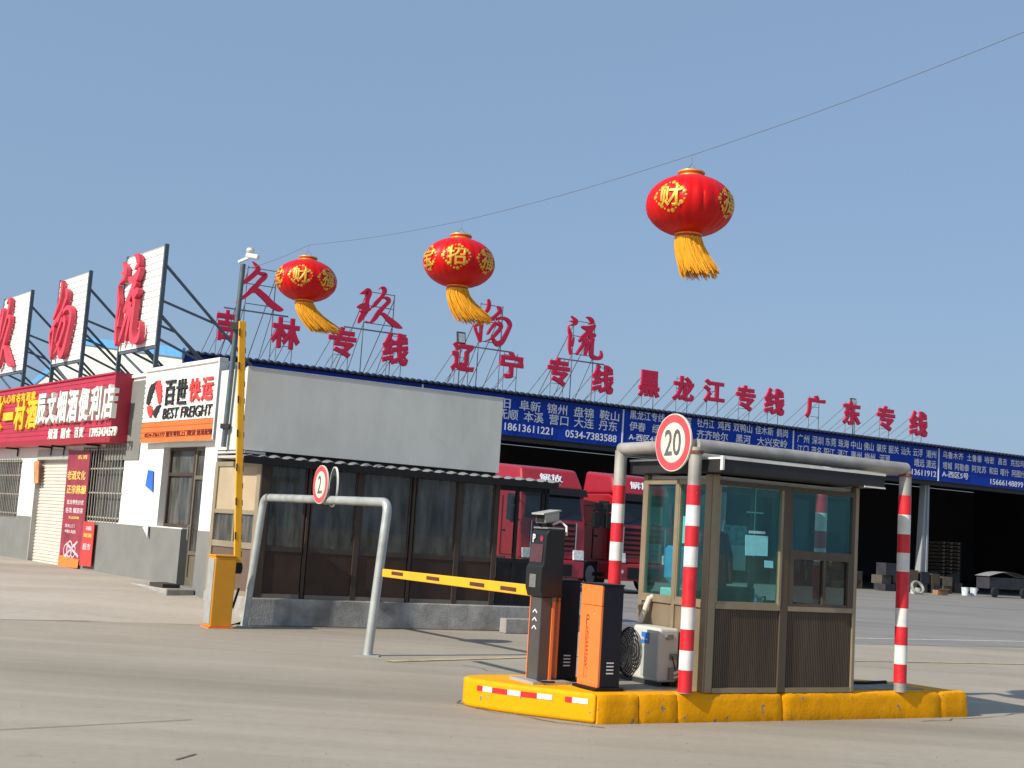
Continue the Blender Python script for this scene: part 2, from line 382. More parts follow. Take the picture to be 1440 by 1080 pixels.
M_ORANGE = mat('orange_powder_coat', (.86, .20, .045), .45, var=.05, scale=5, bump=.04, bscale=160)
M_BARBOX = mat('ochre_powder_coat', (.62, .27, .012), .45, var=.06, scale=5)
M_MAROON = mat('crimson_letter_paint', (.56, .008, .055), .45, var=.12, scale=2.5, var2=.15, scale2=2)
M_PINKRED = mat('sunlit_tone_crimson', (.62, .05, .085), .5, var=.12, scale=2.5, var2=.12, scale2=1.5)  # crimson made pinker: the sunlight on these letters is put into the colour
M_BLUE = mat('blue_banner_vinyl', (.005, .040, .35), .6, var=.12, scale=1.2, bump=.1, bscale=2, spec=.2)
M_NAVY = mat('shaded_navy_sheet', (.012, .018, .055), .5, var=.2, scale=3)  # very dark navy: shade under the roof edge is put into the colour
M_BLUETRIM = mat('sky_blue_trim', (.10, .33, .62), .5, var=.08, scale=2)
M_LET = mat('white_lettering', (.74, .76, .80), .6, var=.06, scale=5)
M_INK = mat('black_lettering', (.02, .02, .022), .6, var=.1, scale=5)
M_GOLD = mat('gold_foil', (.72, .40, .045), .4, metal=.35, var=.2, scale=9)
M_TASSEL = mat('golden_tassel_yarn', (.78, .36, .012), .75, var=.22, scale=30, stretch=(1, 1, .06))
M_LANT = mat('red_lantern_cloth', (.60, .002, .003), .4, spec=.3, var=.1, scale=5, bump=.25, bscale=9, stretch=(1, 1, .2))
M_RUBBER = mat('tyre_rubber', (.016, .016, .017), .85, var=.2, scale=8)
M_TRUCK = mat('truck_red_paint', (.33, .007, .015), .3, var=.06, scale=2, coat=.6)
M_CHROME = mat('chrome', (.6, .6, .62), .22, metal=.9, var=.08, scale=4)
M_DGLASS = mat('dark_windscreen', (.012, .016, .02), .06, var=.1, scale=2)
M_TEAL = glass('teal_tinted_glass', (.66, .96, .95), .95, film=(.10, .46, .44), fa=.03, ior=1.75, rtint=(.55, .95, .95))
M_SMOKE = glass('smoked_glass', (.36, .40, .40), .8, film=(.32, .32, .29), fa=.2, ior=1.6)
M_CLEAR = glass('clear_glass', (.72, .78, .78), .9)
M_PAPER = mat('paper', (.70, .74, .72), .8, var=.05, scale=8)
M_TEALPAPER = mat('turquoise_notice', (.22, .62, .66), .7, var=.1, scale=12)

# ================================================================== SETTING
def sheet(name, pts, m, z, label=None):
    b = MB(); b.add([(p[0], p[1], z if len(p) < 3 else p[2]) for p in pts], [tuple(range(len(pts)))]); o = b.build(name, m); o['kind'] = 'structure'; return o
M_ROAD = road_material('worn_beige_concrete', (.352, .308, .242), (.415, .366, .296), R(-8), 0)
M_YARD = road_material('grey_yard_concrete', (.245, .232, .212), (.29, .278, .256), R(-28), 0)
M_APRON = road_material('pale_apron_concrete', (.42, .372, .31), (.49, .44, .375), R(30), .25)
sheet('ground', [(-400, -300), (400, -300), (400, 500), (-400, 500)], M_ROAD, 0)
UA = heading(60); NA = Vector((-UA.y, UA.x, 0))           # the way the row of fronts runs, and inwards
CN = ground(350, 880)                                     # corner of the glazed office
WA = 61.0; UW = heading(WA); NW = Vector((-UW.y, UW.x, 0))
W0 = ground(1205.5, 828.4)
p = W0-UW*38; q = W0+UW*60
sheet('yard', [tuple((p-NW*34).xy), tuple((q-NW*34).xy), tuple((q+NW*46).xy), tuple((p+NW*46).xy)], M_YARD, .004)
# yellow floor lines
M_LINE = mat('faded_yellow_line', (.52, .41, .22), .85, var=.25, scale=7, var2=.5, scale2=3)
M_LINE2 = mat('faded_white_line', (.62, .58, .50), .8, var=.2, scale=7, var2=.5, scale2=3)
def strip(a, b, wd, m, z):
    a = Vector((a[0], a[1], 0)); b = Vector((b[0], b[1], 0)); d = (b-a).normalized(); n = Vector((-d.y, d.x, 0))*wd/2
    return sheet('road_marking', [tuple((a-n).xy), tuple((b-n).xy), tuple((b+n).xy), tuple((a+n).xy)], m, z)
a, b = ground(1210, 898), ground(1440, 902.5); strip(a-(b-a)*.6, b+(b-a)*3, .13, M_LINE2, .009)
a, b = ground(1210, 930), ground(1440, 934.5); strip(a-(b-a)*.15, b+(b-a)*3, .09, M_LINE, .009)
a, b = ground(547, 930.5), ground(748, 924.5); strip(a, b+(b-a)*.5, .16, M_LINE, .009)

# ================================================================== SHOP ROW (left)
SA = -38.0; US = heading(SA); RZS = 90-SA                 # local x = along the front going away, local y = out of the wall
SF = Plane(CN, SA)
shop = thing('shop_building', 'long white flat roofed shop row with grey painted base', 'building', CN, RZS)
E0, E1, ZT = 1.72, 24.0, 4.36
def rect(x0, y0, x1, y1):          # pixel box on the wall -> (s0, s1, z0, z1)
    s, z = SF(x0, y0); s2, z2 = SF(x1, y1); return (min(s, s2), max(s, s2), min(z, z2), max(z, z2))
zf = .45
winR = (SF(171, 690)[0], SF(131, 640)[0]+.55, 1.47, 3.0)
shut = (SF(84, 785)[0], SF(50, 700)[0]+.12, .40, 2.98)
winL = (SF(27, 690)[0], SF(27, 690)[0]+2.9, 1.42, 2.78)
door = (SF(281, 720)[0]+.0, SF(258, 720)[0], .45, 2.95)
dwin = (SF(258, 720)[0], SF(224, 700)[0], 1.47, 2.95)
holes = [winR, shut, winL, door, dwin]
wb = MB().wall(E0, E1, 1.45, ZT, holes, 0, .22)
wb.add([(E0, 0, 0), (E0, -4.1, 0), (E0, -4.1, ZT), (E0, 0, ZT)], [(0, 1, 2, 3)])
wb.add([(E1, 0, 0), (E1, -4.1, 0), (E1, -4.1, ZT), (E1, 0, ZT)], [(0, 1, 2, 3)])
wb.add([(E0, -4.1, 0), (E1, -4.1, 0), (E1, -4.1, ZT), (E0, -4.1, ZT)], [(0, 1, 2, 3)])
wb.build('wall', M_WHITE, shop)
MB().wall(E0, E1, -.1, 1.45, holes, .012, .24).build('wall_base', M_DADO, shop)
rb = MB().box(E0, E1, -4.1, -.30, ZT-.16, ZT-.02); rb.build('roof', mat('roof_felt', (.22, .22, .22), .9), shop)
cp = MB().box(E0-.04, E1, -.29, .05, ZT, ZT+.07); cp.build('coping', M_WHT, shop, bevel=.01)
gb = MB().box(SF(199, 600)[0]-.05, SF(184, 600)[0]+1.2, .012, .02, 2.72, 4.3); gb.build('grey_wall_patch', M_DADO, shop)
# roller shutter
prof = []; z = shut[2]
while z < shut[3]-.01:
    prof += [(-.12, z), (-.095, z+.018), (-.095, z+.05), (-.12, z+.07)]; z += .075
sh = MB().sheet([(a, min(b, shut[3])) for a, b in prof], shut[0]+.03, shut[1]-.03)
M_SHUT = mat('cream_shutter', (.66, .61, .53), .55, var=.05, scale=3, var2=.12, scale2=1)
so_ = sh.build('roller_shutter', M_SHUT, shop, recalc=False)
g = MB().box(shut[0], shut[0]+.04, -.14, .015, shut[2], shut[3]).box(shut[1]-.04, shut[1], -.14, .015, shut[2], shut[3]).box(shut[0]+.04, shut[1]-.04, -.13, .03, shut[3]-.22, shut[3])
g.build('guide_rail', mat('shutter_box_grey', (.40, .40, .37), .5), so_)
# barred windows
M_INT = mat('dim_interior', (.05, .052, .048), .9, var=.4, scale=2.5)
M_CURT = mat('greenish_curtain', (.22, .25, .22), .9, var=.3, scale=5, stretch=(4, 4, .3))
def barred_window(h, nbar, rails, nm='window'):
    gl = MB().box(h[0], h[1], -.15, -.14, h[2], h[3]).build(nm, M_SMOKE, shop)
    fr = MB()
    for a, b, c, d in ((h[0], h[1], h[2], h[2]+.06), (h[0], h[1], h[3]-.06, h[3]), (h[0], h[0]+.06, h[2]+.06, h[3]-.06), (h[1]-.06, h[1], h[2]+.06, h[3]-.06), ((h[0]+h[1])/2-.03, (h[0]+h[1])/2+.03, h[2]+.06, h[3]-.06)):
        fr.box(a, b, -.17, -.11, c, d)
    fr.build('window_frame', M_BROWN, gl)
    cu = MB(); n = 60; W_ = (h[1]-h[0])*.42
    prof = [(h[0]+.1+W_*i/n, -.32+.04*math.sin(i*1.7)) for i in range(n+1)]
    cu.add([(x, y, h[2]) for x, y in prof]+[(x, y, h[3]) for x, y in prof], [(i, i+1, n+2+i, n+1+i) for i in range(n)])
    cu.build('curtain', M_CURT, gl)
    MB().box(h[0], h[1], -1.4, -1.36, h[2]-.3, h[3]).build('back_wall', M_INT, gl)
    br = MB()
    for k in range(nbar): 
        x = h[0]+(k+.5)*(h[1]-h[0])/nbar; br.box(x-.009, x+.009, .026, .044, h[2]-.02, h[3]+.02)
    for z in rails: br.box(h[0]-.03, h[1]+.03, .014, .026, z-.015, z+.015)
    br.build('window_bars', mat('bar_steel', (.42, .40, .34), .5, metal=.3), gl)
barred_window(winR, 15, (1.55, 2.05, 2.55, 2.95))
barred_window(winL, 22, (1.5, 1.95, 2.4, 2.74))
# parcel shop door with side light
dw = MB().box(dwin[0], dwin[1], -.19, -.18, dwin[2], dwin[3]).build('window', M_SMOKE, shop)
f = MB()
for a, b, c, d in ((dwin[0], dwin[1], dwin[2], dwin[2]+.06), (dwin[0]+.05, dwin[1]-.05, dwin[3]-.06, dwin[3]), (dwin[1]-.05, dwin[1], dwin[2]+.06, dwin[3]), (dwin[0], dwin[0]+.05, dwin[2]+.06, dwin[3]), (dwin[0]+.05, dwin[1]-.05, 2.42, 2.48)): f.box(a, b, -.2, -.13, c, d)
f.build('window_frame', M_BROWN, dw)
dr = MB().box(door[0]+.05, door[1]-.05, -.185, -.175, 1.05, door[3]-.06).build('door', M_SMOKE, shop)
f = MB()
for a, b, c, d in ((door[0], door[0]+.07, door[2], door[3]), (door[1]-.06, door[1]-.0, door[2], door[3]), (door[0]+.07, door[1]-.06, door[3]-.07, door[3]), (door[0]+.07, door[1]-.06, 2.36, 2.43), (door[0]+.07, door[1]-.06, 1.0, 1.07), (door[0]+.07, door[1]-.06, door[2], .6)): f.box(a, b, -.2, -.14, c, d)
f.box(door[0]+.07, door[1]-.06, -.18, -.165, .6, 1.0)
f.build('door_frame', mat('olive_aluminium', (.16, .14, .10), .5, metal=.2), dr)
MB().tube([(door[1]-.1, -.1, 1.25), (door[1]-.1, -.07, 1.28), (door[1]-.1, -.07, 1.5), (door[1]-.1, -.1, 1.53)], .012, 8).build('door_handle', M_CHROME, dr)
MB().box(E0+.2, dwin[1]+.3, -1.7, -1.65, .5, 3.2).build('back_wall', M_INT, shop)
MB().box(door[0]-.15, door[1]+.75, .03, .55, .16, .43).build('door_step', M_CONC, shop, bevel=.02)
mt_ = MB().box(door[0]+.05, door[0]+.62, .22, .54, .434, .50).build('door_mat', mat('dark_mat', (.045, .035, .03), .95, bump=.4, bscale=60))
mt_.parent = None; mt_.matrix_world = shop.matrix_basis.copy(); tag(mt_, 'dark mat lying on the step of the parcel shop door', 'doormat')

# apron ramp in front of the shops
prof = []
e_dir = (ground(280, 878)-ground(0, 872)).normalized(); e0 = ground(280, 878)
n = 24; vs_ = []; fs_ = []
for i in range(n+1):
    s = E1*(i/n)**1.2
    zt = min(.45, .10+.11*s)
    fp = CN+US*s; ep = CN-e_dir*(.35+s*1.2)+Vector((-.0, -.0, 0))
    ep = e0-e_dir*(s*1.05-.35) if s > .35 else CN-e_dir*.35
    for k in range(7):
        t = k/6; P = ep.lerp(fp, t); P.z = .003+zt*(t*t*(3-2*t)*.35+t*.65) if k else -.02
        vs_.append(tuple(P))
for i in range(n):
    for k in range(6): fs_.append((i*7+k, i*7+k+1, i*7+8+k, i*7+7+k))
apron = MB().add(vs_, fs_).build('pavement', M_APRON, smooth=True); apron['kind'] = 'structure'

# ---- shop sign (red)
def wall_frame(y): return (lambda s, z: CN+US*s+Vector((0, 0, z-0))+NSo*y)
NSo = Vector((math.cos(R(RZS+90)), math.sin(R(RZS+90)), 0))
EXS = -X   # reading direction in the shop row's own frame
def ribbed(x0, x1, z0, z1, pitch, y, groove=.012):
    prof = []; z = z0
    while z < z1-1e-4:
        zz = min(z+pitch, z1); prof += [(y, z), (y, max(z, zz-.028)), (y-groove, max(z, zz-.022)), (y-groove, zz-.004)]; z = zz
    prof.append((y, z1)); return MB().sheet(prof, x0, x1)
sg0, sg1, sz0, sz1 = SF(181, 600)[0], 17.0, 3.05, 4.42
rs = thing('shop_sign', 'long red slatted shop sign with white characters 辰文烟酒便利店', 'shop sign', CN, RZS)
M_SIGNRED = mat('red_sign_slats', (.46, .026, .06), .45, var=.1, scale=2, var2=.12, scale2=.8)
ribbed(sg0, sg1, sz0+.12, sz1, .105, .36).build('board', M_SIGNRED, rs, recalc=False)
MB().box(sg0, sg1, .018, .33, sz0+.13, sz1-.01).build('box', M_SIGNRED, rs)
tr = MB().box(sg0-.035, sg0, .02, .38, sz0, sz1+.03).box(sg0, sg1, .30, .39, sz1, sz1+.035)
tr.hexa([(sg0, .02, sz0), (sg1, .02, sz0), (sg1, .34, sz0), (sg0, .34, sz0)], [(sg0, .02, sz0+.118), (sg1, .02, sz0+.118), (sg1, .40, sz0+.118), (sg0, .40, sz0+.118)])
tr.build('trim', mat('red_trim', (.45, .02, .05), .4), rs)
bk = MB()
for px in (28, 75, 93, 142):
    s_ = SF(px, 628)[0]; bk.bar((s_, .02, sz0-.02), (s_, .33, sz0-.02), .035).bar((s_, .035, sz0-.03), (s_, .035, sz0-.2), .03)
bk.build('bracket', M_BLACK, rs)
MLS = mat('white_sign_letter', (.78, .77, .70), .5, var=.06, scale=3, var2=.15, scale2=3)
def sign_text(parent, body, px0, py0, px1, py1, y, thick, m, name='lettering', bold=.012, each=True, shear=0):
    """px box: left/right ends and mid-line heights on the wall"""
    s0, _ = SF(px0, (py0+py1)/2); s1, _ = SF(px1, (py0+py1)/2); xm = (px0+px1)/2
    zt = SF(xm, py0)[1]; zb = SF(xm, py1)[1]
    lb = MB(); n = len(body)
    if each:
        W_ = (s0-s1)/n
        for i, ch in enumerate(body):
            if ch != ' ': lettering(lb, ch, (s0-(i+.5)*W_, y, (zt+zb)/2), EXS, Z, Y, W_*.88, (zt-zb)*(.28 if ch == '一' else 1), bold, thick, shear)
    else: lettering(lb, body, ((s0+s1)/2, y, (zt+zb)/2), EXS, Z, Y, s0-s1, zt-zb, bold, thick, shear)
    return lb.build(name, m, parent)
SF2 = SF; SF = Plane(CN, SA, .0)
_SFw = SF
def onplane(off):
    pl = Plane(CN+NSo*off, SA); return pl
SF = onplane(.36)
sign_text(rs, '辰文烟酒便利店', 58, 548, 167, 594, .361, .11, MLS, bold=.03)
sign_text(rs, '烟酒', 69, 603, 83, 618, .361, .03, MLS, bold=.03)
sign_text(rs, '副食', 87, 602, 101, 617, .361, .03, MLS, bold=.03)
sign_text(rs, '百货', 106, 601, 119, 616, .361, .03, MLS, bold=.03)
sign_text(rs, '13953434579', 128, 601, 165, 614, .361, .03, MLS, bold=.03, each=False)
MYL = mat('yellow_sign_letter', (.88, .50, .02), .5, var=.08, scale=4)
sign_text(rs, '又一村酒', -8, 565, 56, 605, .361, .06, MYL, bold=.035)
sign_text(rs, '暖人心有名有酒家', -2, 554, 52, 566, .361, .03, MYL, bold=.03)
SF = _SFw

# ---- parcel sign (white over orange)
bs = thing('parcel_shop_sign', 'white slatted sign 百世快运 BEST FREIGHT over an orange band', 'shop sign', CN, RZS)
SF = onplane(.16)
b0, b1 = SF(304.5, 560)[0], SF(202, 570)[0]; bz0, bz1, bzm = 3.03, 4.40, 3.42
M_SW = mat('white_sign_slats', (.80, .79, .76), .5, var=.04, scale=2, var2=.08, scale2=1)
M_SO = mat('orange_sign_slats', (.72, .17, .035), .5, var=.08, scale=2, var2=.15, scale2=1.4)
ribbed(b0, b1, bzm, bz1, .098, .16).build('upper_board', M_SW, bs, recalc=False)
ribbed(b0, b1, bz0, bzm, .098, .16).build('lower_board', M_SO, bs, recalc=False)
MB().box(b0, b1, .02, .145, bz0, bz1-.005).build('box', M_SW, bs)
MB().box(b0-.05, b1+.04, .02, .19, bz1, bz1+.07).box(b0-.045, b0, .02, .185, bz0, bz1).build('trim', M_WHT, bs, bevel=.008)
sign_text(bs, '百世', 232.5, 534, 265, 569, .162, .03, M_INK, bold=.012)
MRED = mat('bright_red_lettering', (.80, .055, .05), .5, var=.08, scale=4)
sign_text(bs, '快运', 267, 531, 302, 564, .162, .03, MRED, bold=.02)
sign_text(bs, 'BEST FREIGHT', 230, 571, 299, 587, .162, .02, M_INK, bold=.005, each=False, shear=.12)
sign_text(bs, '0534-7361777 整车零担上门取货 信息配载', 204, 605.5, 299, 613, .162, .008, mat('dark_red_ink', (.10, .012, .02), .6), bold=.01, each=False)
# the four-petal emblem
lg = {M_INK: [[(218,539),(214,541),(211,548),(208,560),(207,568),(210,570),(213,562),(216,552),(220,543),(224,535)], [(227,569),(222,571),(218,577),(216.5,583),(219,588),(222,582),(225,575)]],
      MRED: [[(221,536),(226,535),(228.5,545),(228.5,557),(227,566),(224,568),(222,556),(220,547)], [(208,572),(213,570),(216,577),(215,583),(212,588),(209,581)]]}
for m_, polys in lg.items():
    lb = MB()
    for poly in polys:
        lb.extrude([SF(x, y) for x, y in poly], (0, 0, 0), X, Z, Y, .162, .185)
    lb.build('emblem', m_, bs)
SF = _SFw

# ---- posters and small things on the shop wall
def poster(name, label, cat, px, m, y=.03, lines=()):
    SFp = onplane(y); q = [SFp(*p_) for p_ in px]
    t = thing(name, label, cat, CN, RZS)
    MB().extrude(q, (0, 0, 0), X, Z, Y, y, y+.014).build('sheet', m, t)
    for body, x0, y0, x1, y1, mm, each in lines:
        s0, z0 = SFp(x0, y0); s1, z1 = SFp(x1, y1); zm = SFp((x0+x1)/2, y0)[1]; zn = SFp((x0+x1)/2, y1)[1]
        lb = MB(); lettering(lb, body, ((s0+s1)/2, y+.018, (zm+zn)/2), EXS, Z, Y, abs(s0-s1), abs(zm-zn), .02); lb.build('lettering', mm, t)
    return t
M_POST = mat('maroon_poster', (.30, .035, .055), .5, var=.3, scale=3, var2=.2, scale2=2)
M_PY = mat('poster_yellow', (.80, .55, .14), .6); M_PW = mat('poster_pink_white', (.72, .52, .55), .6)
pt = poster('tall_poster', 'tall maroon advertising poster between the shutter and the barred window', 'poster', [(97.5, 633), (128, 635), (115.5, 788), (84, 783)], M_POST, .05,
  [('名酒', 111, 640, 124, 646, M_PY, 0), ('老酒文化', 97, 662, 121, 675, M_PY, 0), ('正宗陈酿', 96, 682, 122, 695, M_PY, 0), ('批发零售价优', 96, 703, 119, 710, M_PW, 0), ('各类 烟酒茶', 94, 714, 118, 722, M_PW, 0), ('礼品回收', 98, 726, 113, 730, M_PY, 0), ('送货上门', 93, 737, 106, 742, M_PW, 0), ('电话', 93, 745, 108, 750, M_PW, 0)])
SFp = onplane(.05)
rg = MB()
for (cx, cy, r_) in ((99, 772, 10), (104, 775, 8), (94, 774, 8)):
    s_, z_ = SFp(cx, cy); 
    rg.lathe([(r_*.018, -.003), (r_*.018, .003), (r_*.0145, .003), (r_*.0145, -.003), (r_*.018, -.003)], 24, (s_, .072, z_), Matrix.Rotation(PI/2, 3, 'X'))
for a_, b_ in (((91, 783), (110, 762)), ((95, 764), (111, 783))):
    p0 = SFp(*a_); p1 = SFp(*b_); rg.bar((p0[0], .069, p0[1]), (p1[0], .069, p1[1]), .05, .004, up=(0, 1, 0))
rg.build('ring_pattern', M_PW, pt)
MB().extrude([SFp(*v) for v in ((84, 780), (112, 787), (110, 799), (82, 796))], (0, 0, 0), X, Z, Y, .066, .072).build('orange_foot', mat('poster_orange', (.80, .22, .04), .5), pt)
poster('red_notice', 'narrow red notice standing beside the tall maroon poster', 'poster', [(119, 733), (134, 735), (128, 797), (112, 795)], mat('red_notice_sheet', (.62, .05, .04), .5, var=.25, scale=5), .075,
  [('福', 122, 740, 130, 746, M_PW, 0), ('烟酒', 119, 750, 130, 756, M_PY, 0), ('超市', 118, 764, 128, 774, M_PW, 0)])
poster('small_notice', 'small orange and maroon notice hung beside the roller shutter', 'poster', [(48.5, 649), (55.5, 648), (54, 679), (48, 680)], mat('orange_notice', (.66, .25, .10), .6, var=.4, scale=6), .03)
poster('blue_notice', 'little blue notice stuck on the white wall left of the parcel shop door', 'notice', [(209, 661), (216, 662), (215, 692), (205, 683)], mat('blue_notice_sheet', (.03, .14, .58), .5, var=.2, scale=6), .02)
poster('torn_flyer', 'torn white and black flyer flapping at the grey wall base', 'notice', [(201, 741), (209, 738), (208, 757), (206, 751)], mat('torn_paper', (.55, .55, .55), .7, var=.5, scale=9), .05)
bd = thing('rubbish_bundle', 'dark flat bundle lying on the pavement before the roller shutter', 'bundle', ground(62, 794, .36), 118)
MB().box(-.05, .45, -.14, .14, 0, .11).build('bundle', mat('brown_scrap', (.07, .045, .04), .9, var=.4, bump=.5), bd, bevel=.03)
MB().box(-.75, -.0, -.06, .05, .0, .04).build('strip', M_BLACK, bd, bevel=.01)

# ---- rooftop brush character panels
PW_ = Plane(W0-NW*.05, WA)
STROKES = {ch: brush_strokes(ch, PW_) for ch in BRUSH}
SB = onplane(-.6)
def roof_panel(ch, tl, tr_, bl, br_, label):
    sR = (SB(*tr_)[0]+SB(*br_)[0])/2; sL = (SB(*tl)[0]+SB(*bl)[0])/2
    zt = (SB(*tl)[1]+SB(*tr_)[1])/2; zb = (SB(*bl)[1]+SB(*br_)[1])/2
    t = thing('roof_sign_panel', label, 'roof sign', CN, RZS, 'character panels on the shop roof')
    y = -.6
    ribbed(sR, sL, zb, zt, .15, y, .02).build('board', M_SW, t, recalc=False)
    MB().box(sR, sL, y-.06, y-.03, zb, zt-.0).build('backing', mat('panel_back', (.30, .34, .36), .6), t)
    q = STROKES[ch]; s0 = min(p_[0]-p_[2] for k in q for p_ in k); s1 = max(p_[0]+p_[2] for k in q for p_ in k)
    z0 = min(p_[1]-p_[2] for k in q for p_ in k); z1 = max(p_[1]+p_[2] for k in q for p_ in k)
    W_ = (sL-sR)*.80; H_ = (zt-zb)*.98
    sc = [[((p_[0]-(s0+s1)/2)*W_/(s1-s0), (p_[1]-(z0+z1)/2)*H_/(z1-z0), p_[2]*.88*(.55*W_/(s1-s0)+.45*H_/(z1-z0))) for p_ in k] for k in q]
    b = MB(); brush(b, sc, ((sR+sL)/2+.14*(sL-sR), y+.03, (zb+zt)/2), EXS, Z, Y, .10); b.build('character', M_PINKRED, t)
    roofz = ZT-.02
    fr = MB()
    for s_ in (sR-.03, sL+.03):
        fr.bar((s_, y-.03, roofz), (s_, y-.03, zt+.03), .085, .06)
        top = (s_, y-.06, zb+(zt-zb)*.80); foot = (s_, y-3.0, roofz)
        fr.bar(top, foot, .05)
        mid = Vector(top).lerp(Vector(foot), .42)
        fr.bar((s_, y-.06, zb+(zt-zb)*.44), mid, .045)
        fr.bar((s_, y-.06, zb+(zt-zb)*.28), (s_, y-1.9, roofz), .045)
        fr.bar((s_, y-.06, zb+.12), (s_, y-2.1, roofz+.25), .045)
        fr.bar((s_, y-.06, roofz+.02), (s_, y-3.05, roofz+.02), .05)
    fr.bar((sR, y-.04, zb-.04), (sL, y-.04, zb-.04), .06); fr.bar((sR, y-3, roofz+.03), (sL, y-3, roofz+.03), .05)
    fr.bar((sR, y-.06, roofz), (sL, y-.06, zb), .04)
    fr.build('frame', M_STEEL, t)
    return t
roof_panel('流', (180, 362), (233.5, 345), (167, 495), (217, 484), 'white slatted roof panel bearing the red brush character 流, nearest the parcel sign')
roof_panel('物', (84, 395), (128, 382.5), (74, 514), (110.5, 503), 'white slatted roof panel bearing the red brush character 物')
roof_panel('玖', (9.5, 420), (45.5, 409.5), (-7, 530), (30.5, 517), 'white slatted roof panel bearing the red brush character 玖, cut by the picture edge')

# ================================================================== GLAZED OFFICE
RZA = 90-60
off = thing('office_building', 'low brown glazed office with a blank grey panel parapet', 'building', CN, RZA)
LX = 4.46                      # length of the solid front
def loc(P): v = Vector(P)-CN; return (v.dot(UA), v.dot(NA), v.z)
sideE = loc(CN+US*1.72)        # far end of the end wall
AF = Plane(CN, 60)
# plinth
pl = MB().prism([(-.03, -.03), (5.45, -.03), (5.45, .22), (4.6, .22), (4.6, 3), (sideE[0]-.03, sideE[1])], 0, .45)
pl.build('plinth', M_PLINTH, off, bevel=.02)
MB().prism([(-.02, .06), (LX, .06), (LX, 3.0), (sideE[0], sideE[1]-.02)], .43, .47).build('floor', M_CONC, off)
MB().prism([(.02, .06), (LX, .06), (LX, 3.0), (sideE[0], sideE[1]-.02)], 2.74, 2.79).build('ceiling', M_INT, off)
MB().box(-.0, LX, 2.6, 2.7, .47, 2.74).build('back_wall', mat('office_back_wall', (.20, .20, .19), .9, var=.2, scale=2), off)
MB().box(LX+.0, LX+.05, .1, 2.6, .47, 2.74).build('end_wall', M_BROWN, off)
xs = [.0]+[AF(px, 720)[0] for px in (433.5, 504.5, 581, 646)]+[LX]
zr, zt0 = 1.24, 2.70
# posts, rails: one frame; every bay a window of its own
fr = MB()
for i, x in enumerate(xs):
    wd = .16 if i == 0 else (.10 if i in (2, 4, 5) else .05)
    x0 = x if i == 0 else x-wd/2
    fr.box(x0, x0+wd, -.005, .075, .45, zt0)
fr.build('post', M_BROWN, off, bevel=.006)
for i in range(len(xs)-1):
    a = xs[i]+(.16 if i == 0 else .05); b = xs[i+1]-.05
    gl = MB().box(a, b, .035, .043, zr+.05, zt0-.02).build('window', M_SMOKE, off)
    f = MB().box(a, b, .01, .07, zr-.03, zr+.05).box(a, b, .01, .07, zt0-.05, zt0)
    f.box(a, a+.025, .015, .065, zr+.05, zt0-.05).box(b-.025, b, .015, .065, zr+.05, zt0-.05)
    f.build('window_frame', M_BROWN, gl)
    MB().box(a, b, .02, .06, .52, zr-.03).build('lower_panel', mat('brown_lower_panel', (.052, .032, .025), .55, var=.2, scale=3, spec=.2), off)
    MB().box(a, b, .0, .07, .45, .52).build('sill', mat('sill_strip', (.15, .13, .105), .6), off)
    if i in (0, 1, 2, 3):   # half drawn blinds inside
        bl = MB(); n = 40; zb_ = (1.5, 1.4, 2.0, 1.55)[i]
        pf = [(a+.04+(b-a-.08)*k/n, .34+.02*math.sin(k*1.1)) for k in range(n+1)]
        bl.add([(x, y, zb_) for x, y in pf]+[(x, y, 2.68) for x, y in pf], [(k, k+1, n+2+k, n+1+k) for k in range(n)])
        bl.build('curtain', mat('grey_curtain', (.30, .30, .275), .9, var=.2, scale=4), gl)
# end wall (lit side) with board, pane and lower panel
v = Vector(sideE).normalized(); Ls = math.hypot(sideE[0], sideE[1])
def sidebox(mb, s0, s1, d0, d1, z0, z1):    # along the end wall, d = outwards
    nx = Vector((-v.y, v.x, 0)); P = lambda s, d: Vector((v.x*s, v.y*s, 0))+nx*d
    b4 = [P(s0, d0), P(s1, d0), P(s1, d1), P(s0, d1)]
    return mb.hexa([q+Z*z0 for q in b4], [q+Z*z1 for q in b4])
M_TAN = mat('tan_post', (.30, .25, .17), .5, metal=.2, var=.12, scale=3)
f = MB(); sidebox(f, .0, .13, -.06, .02, .45, 2.66); sidebox(f, Ls-.12, Ls, -.06, .02, .45, 2.66)
sidebox(f, .13, Ls-.12, -.05, .015, 1.22, 1.32); sidebox(f, .13, Ls-.12, -.05, .015, 1.78, 1.85); sidebox(f, .13, Ls-.12, -.05, .015, .45, .53); sidebox(f, .13, Ls-.12, -.05, .015, 2.58, 2.66)
f.build('post', M_TAN, off)
f = MB(); sidebox(f, .13, Ls-.12, -.04, -.01, 1.85, 2.58); f.build('end_board', mat('tan_board', (.44, .35, .23), .7, var=.1, scale=2), off)
f = MB(); sidebox(f, .13, Ls-.12, -.03, -.02, 1.32, 1.78); gl = f.build('window', M_SMOKE, off)
f = MB(); sidebox(f, Ls/2-.03, Ls/2+.03, -.045, .01, 1.32, 1.78); f.build('window_frame', M_TAN, gl)
f = MB(); sidebox(f, .13, Ls-.12, -.04, -.01, .53, 1.22); f.build('lower_panel', mat('brown_end_panel', (.13, .085, .06), .5, var=.15, scale=3), off)
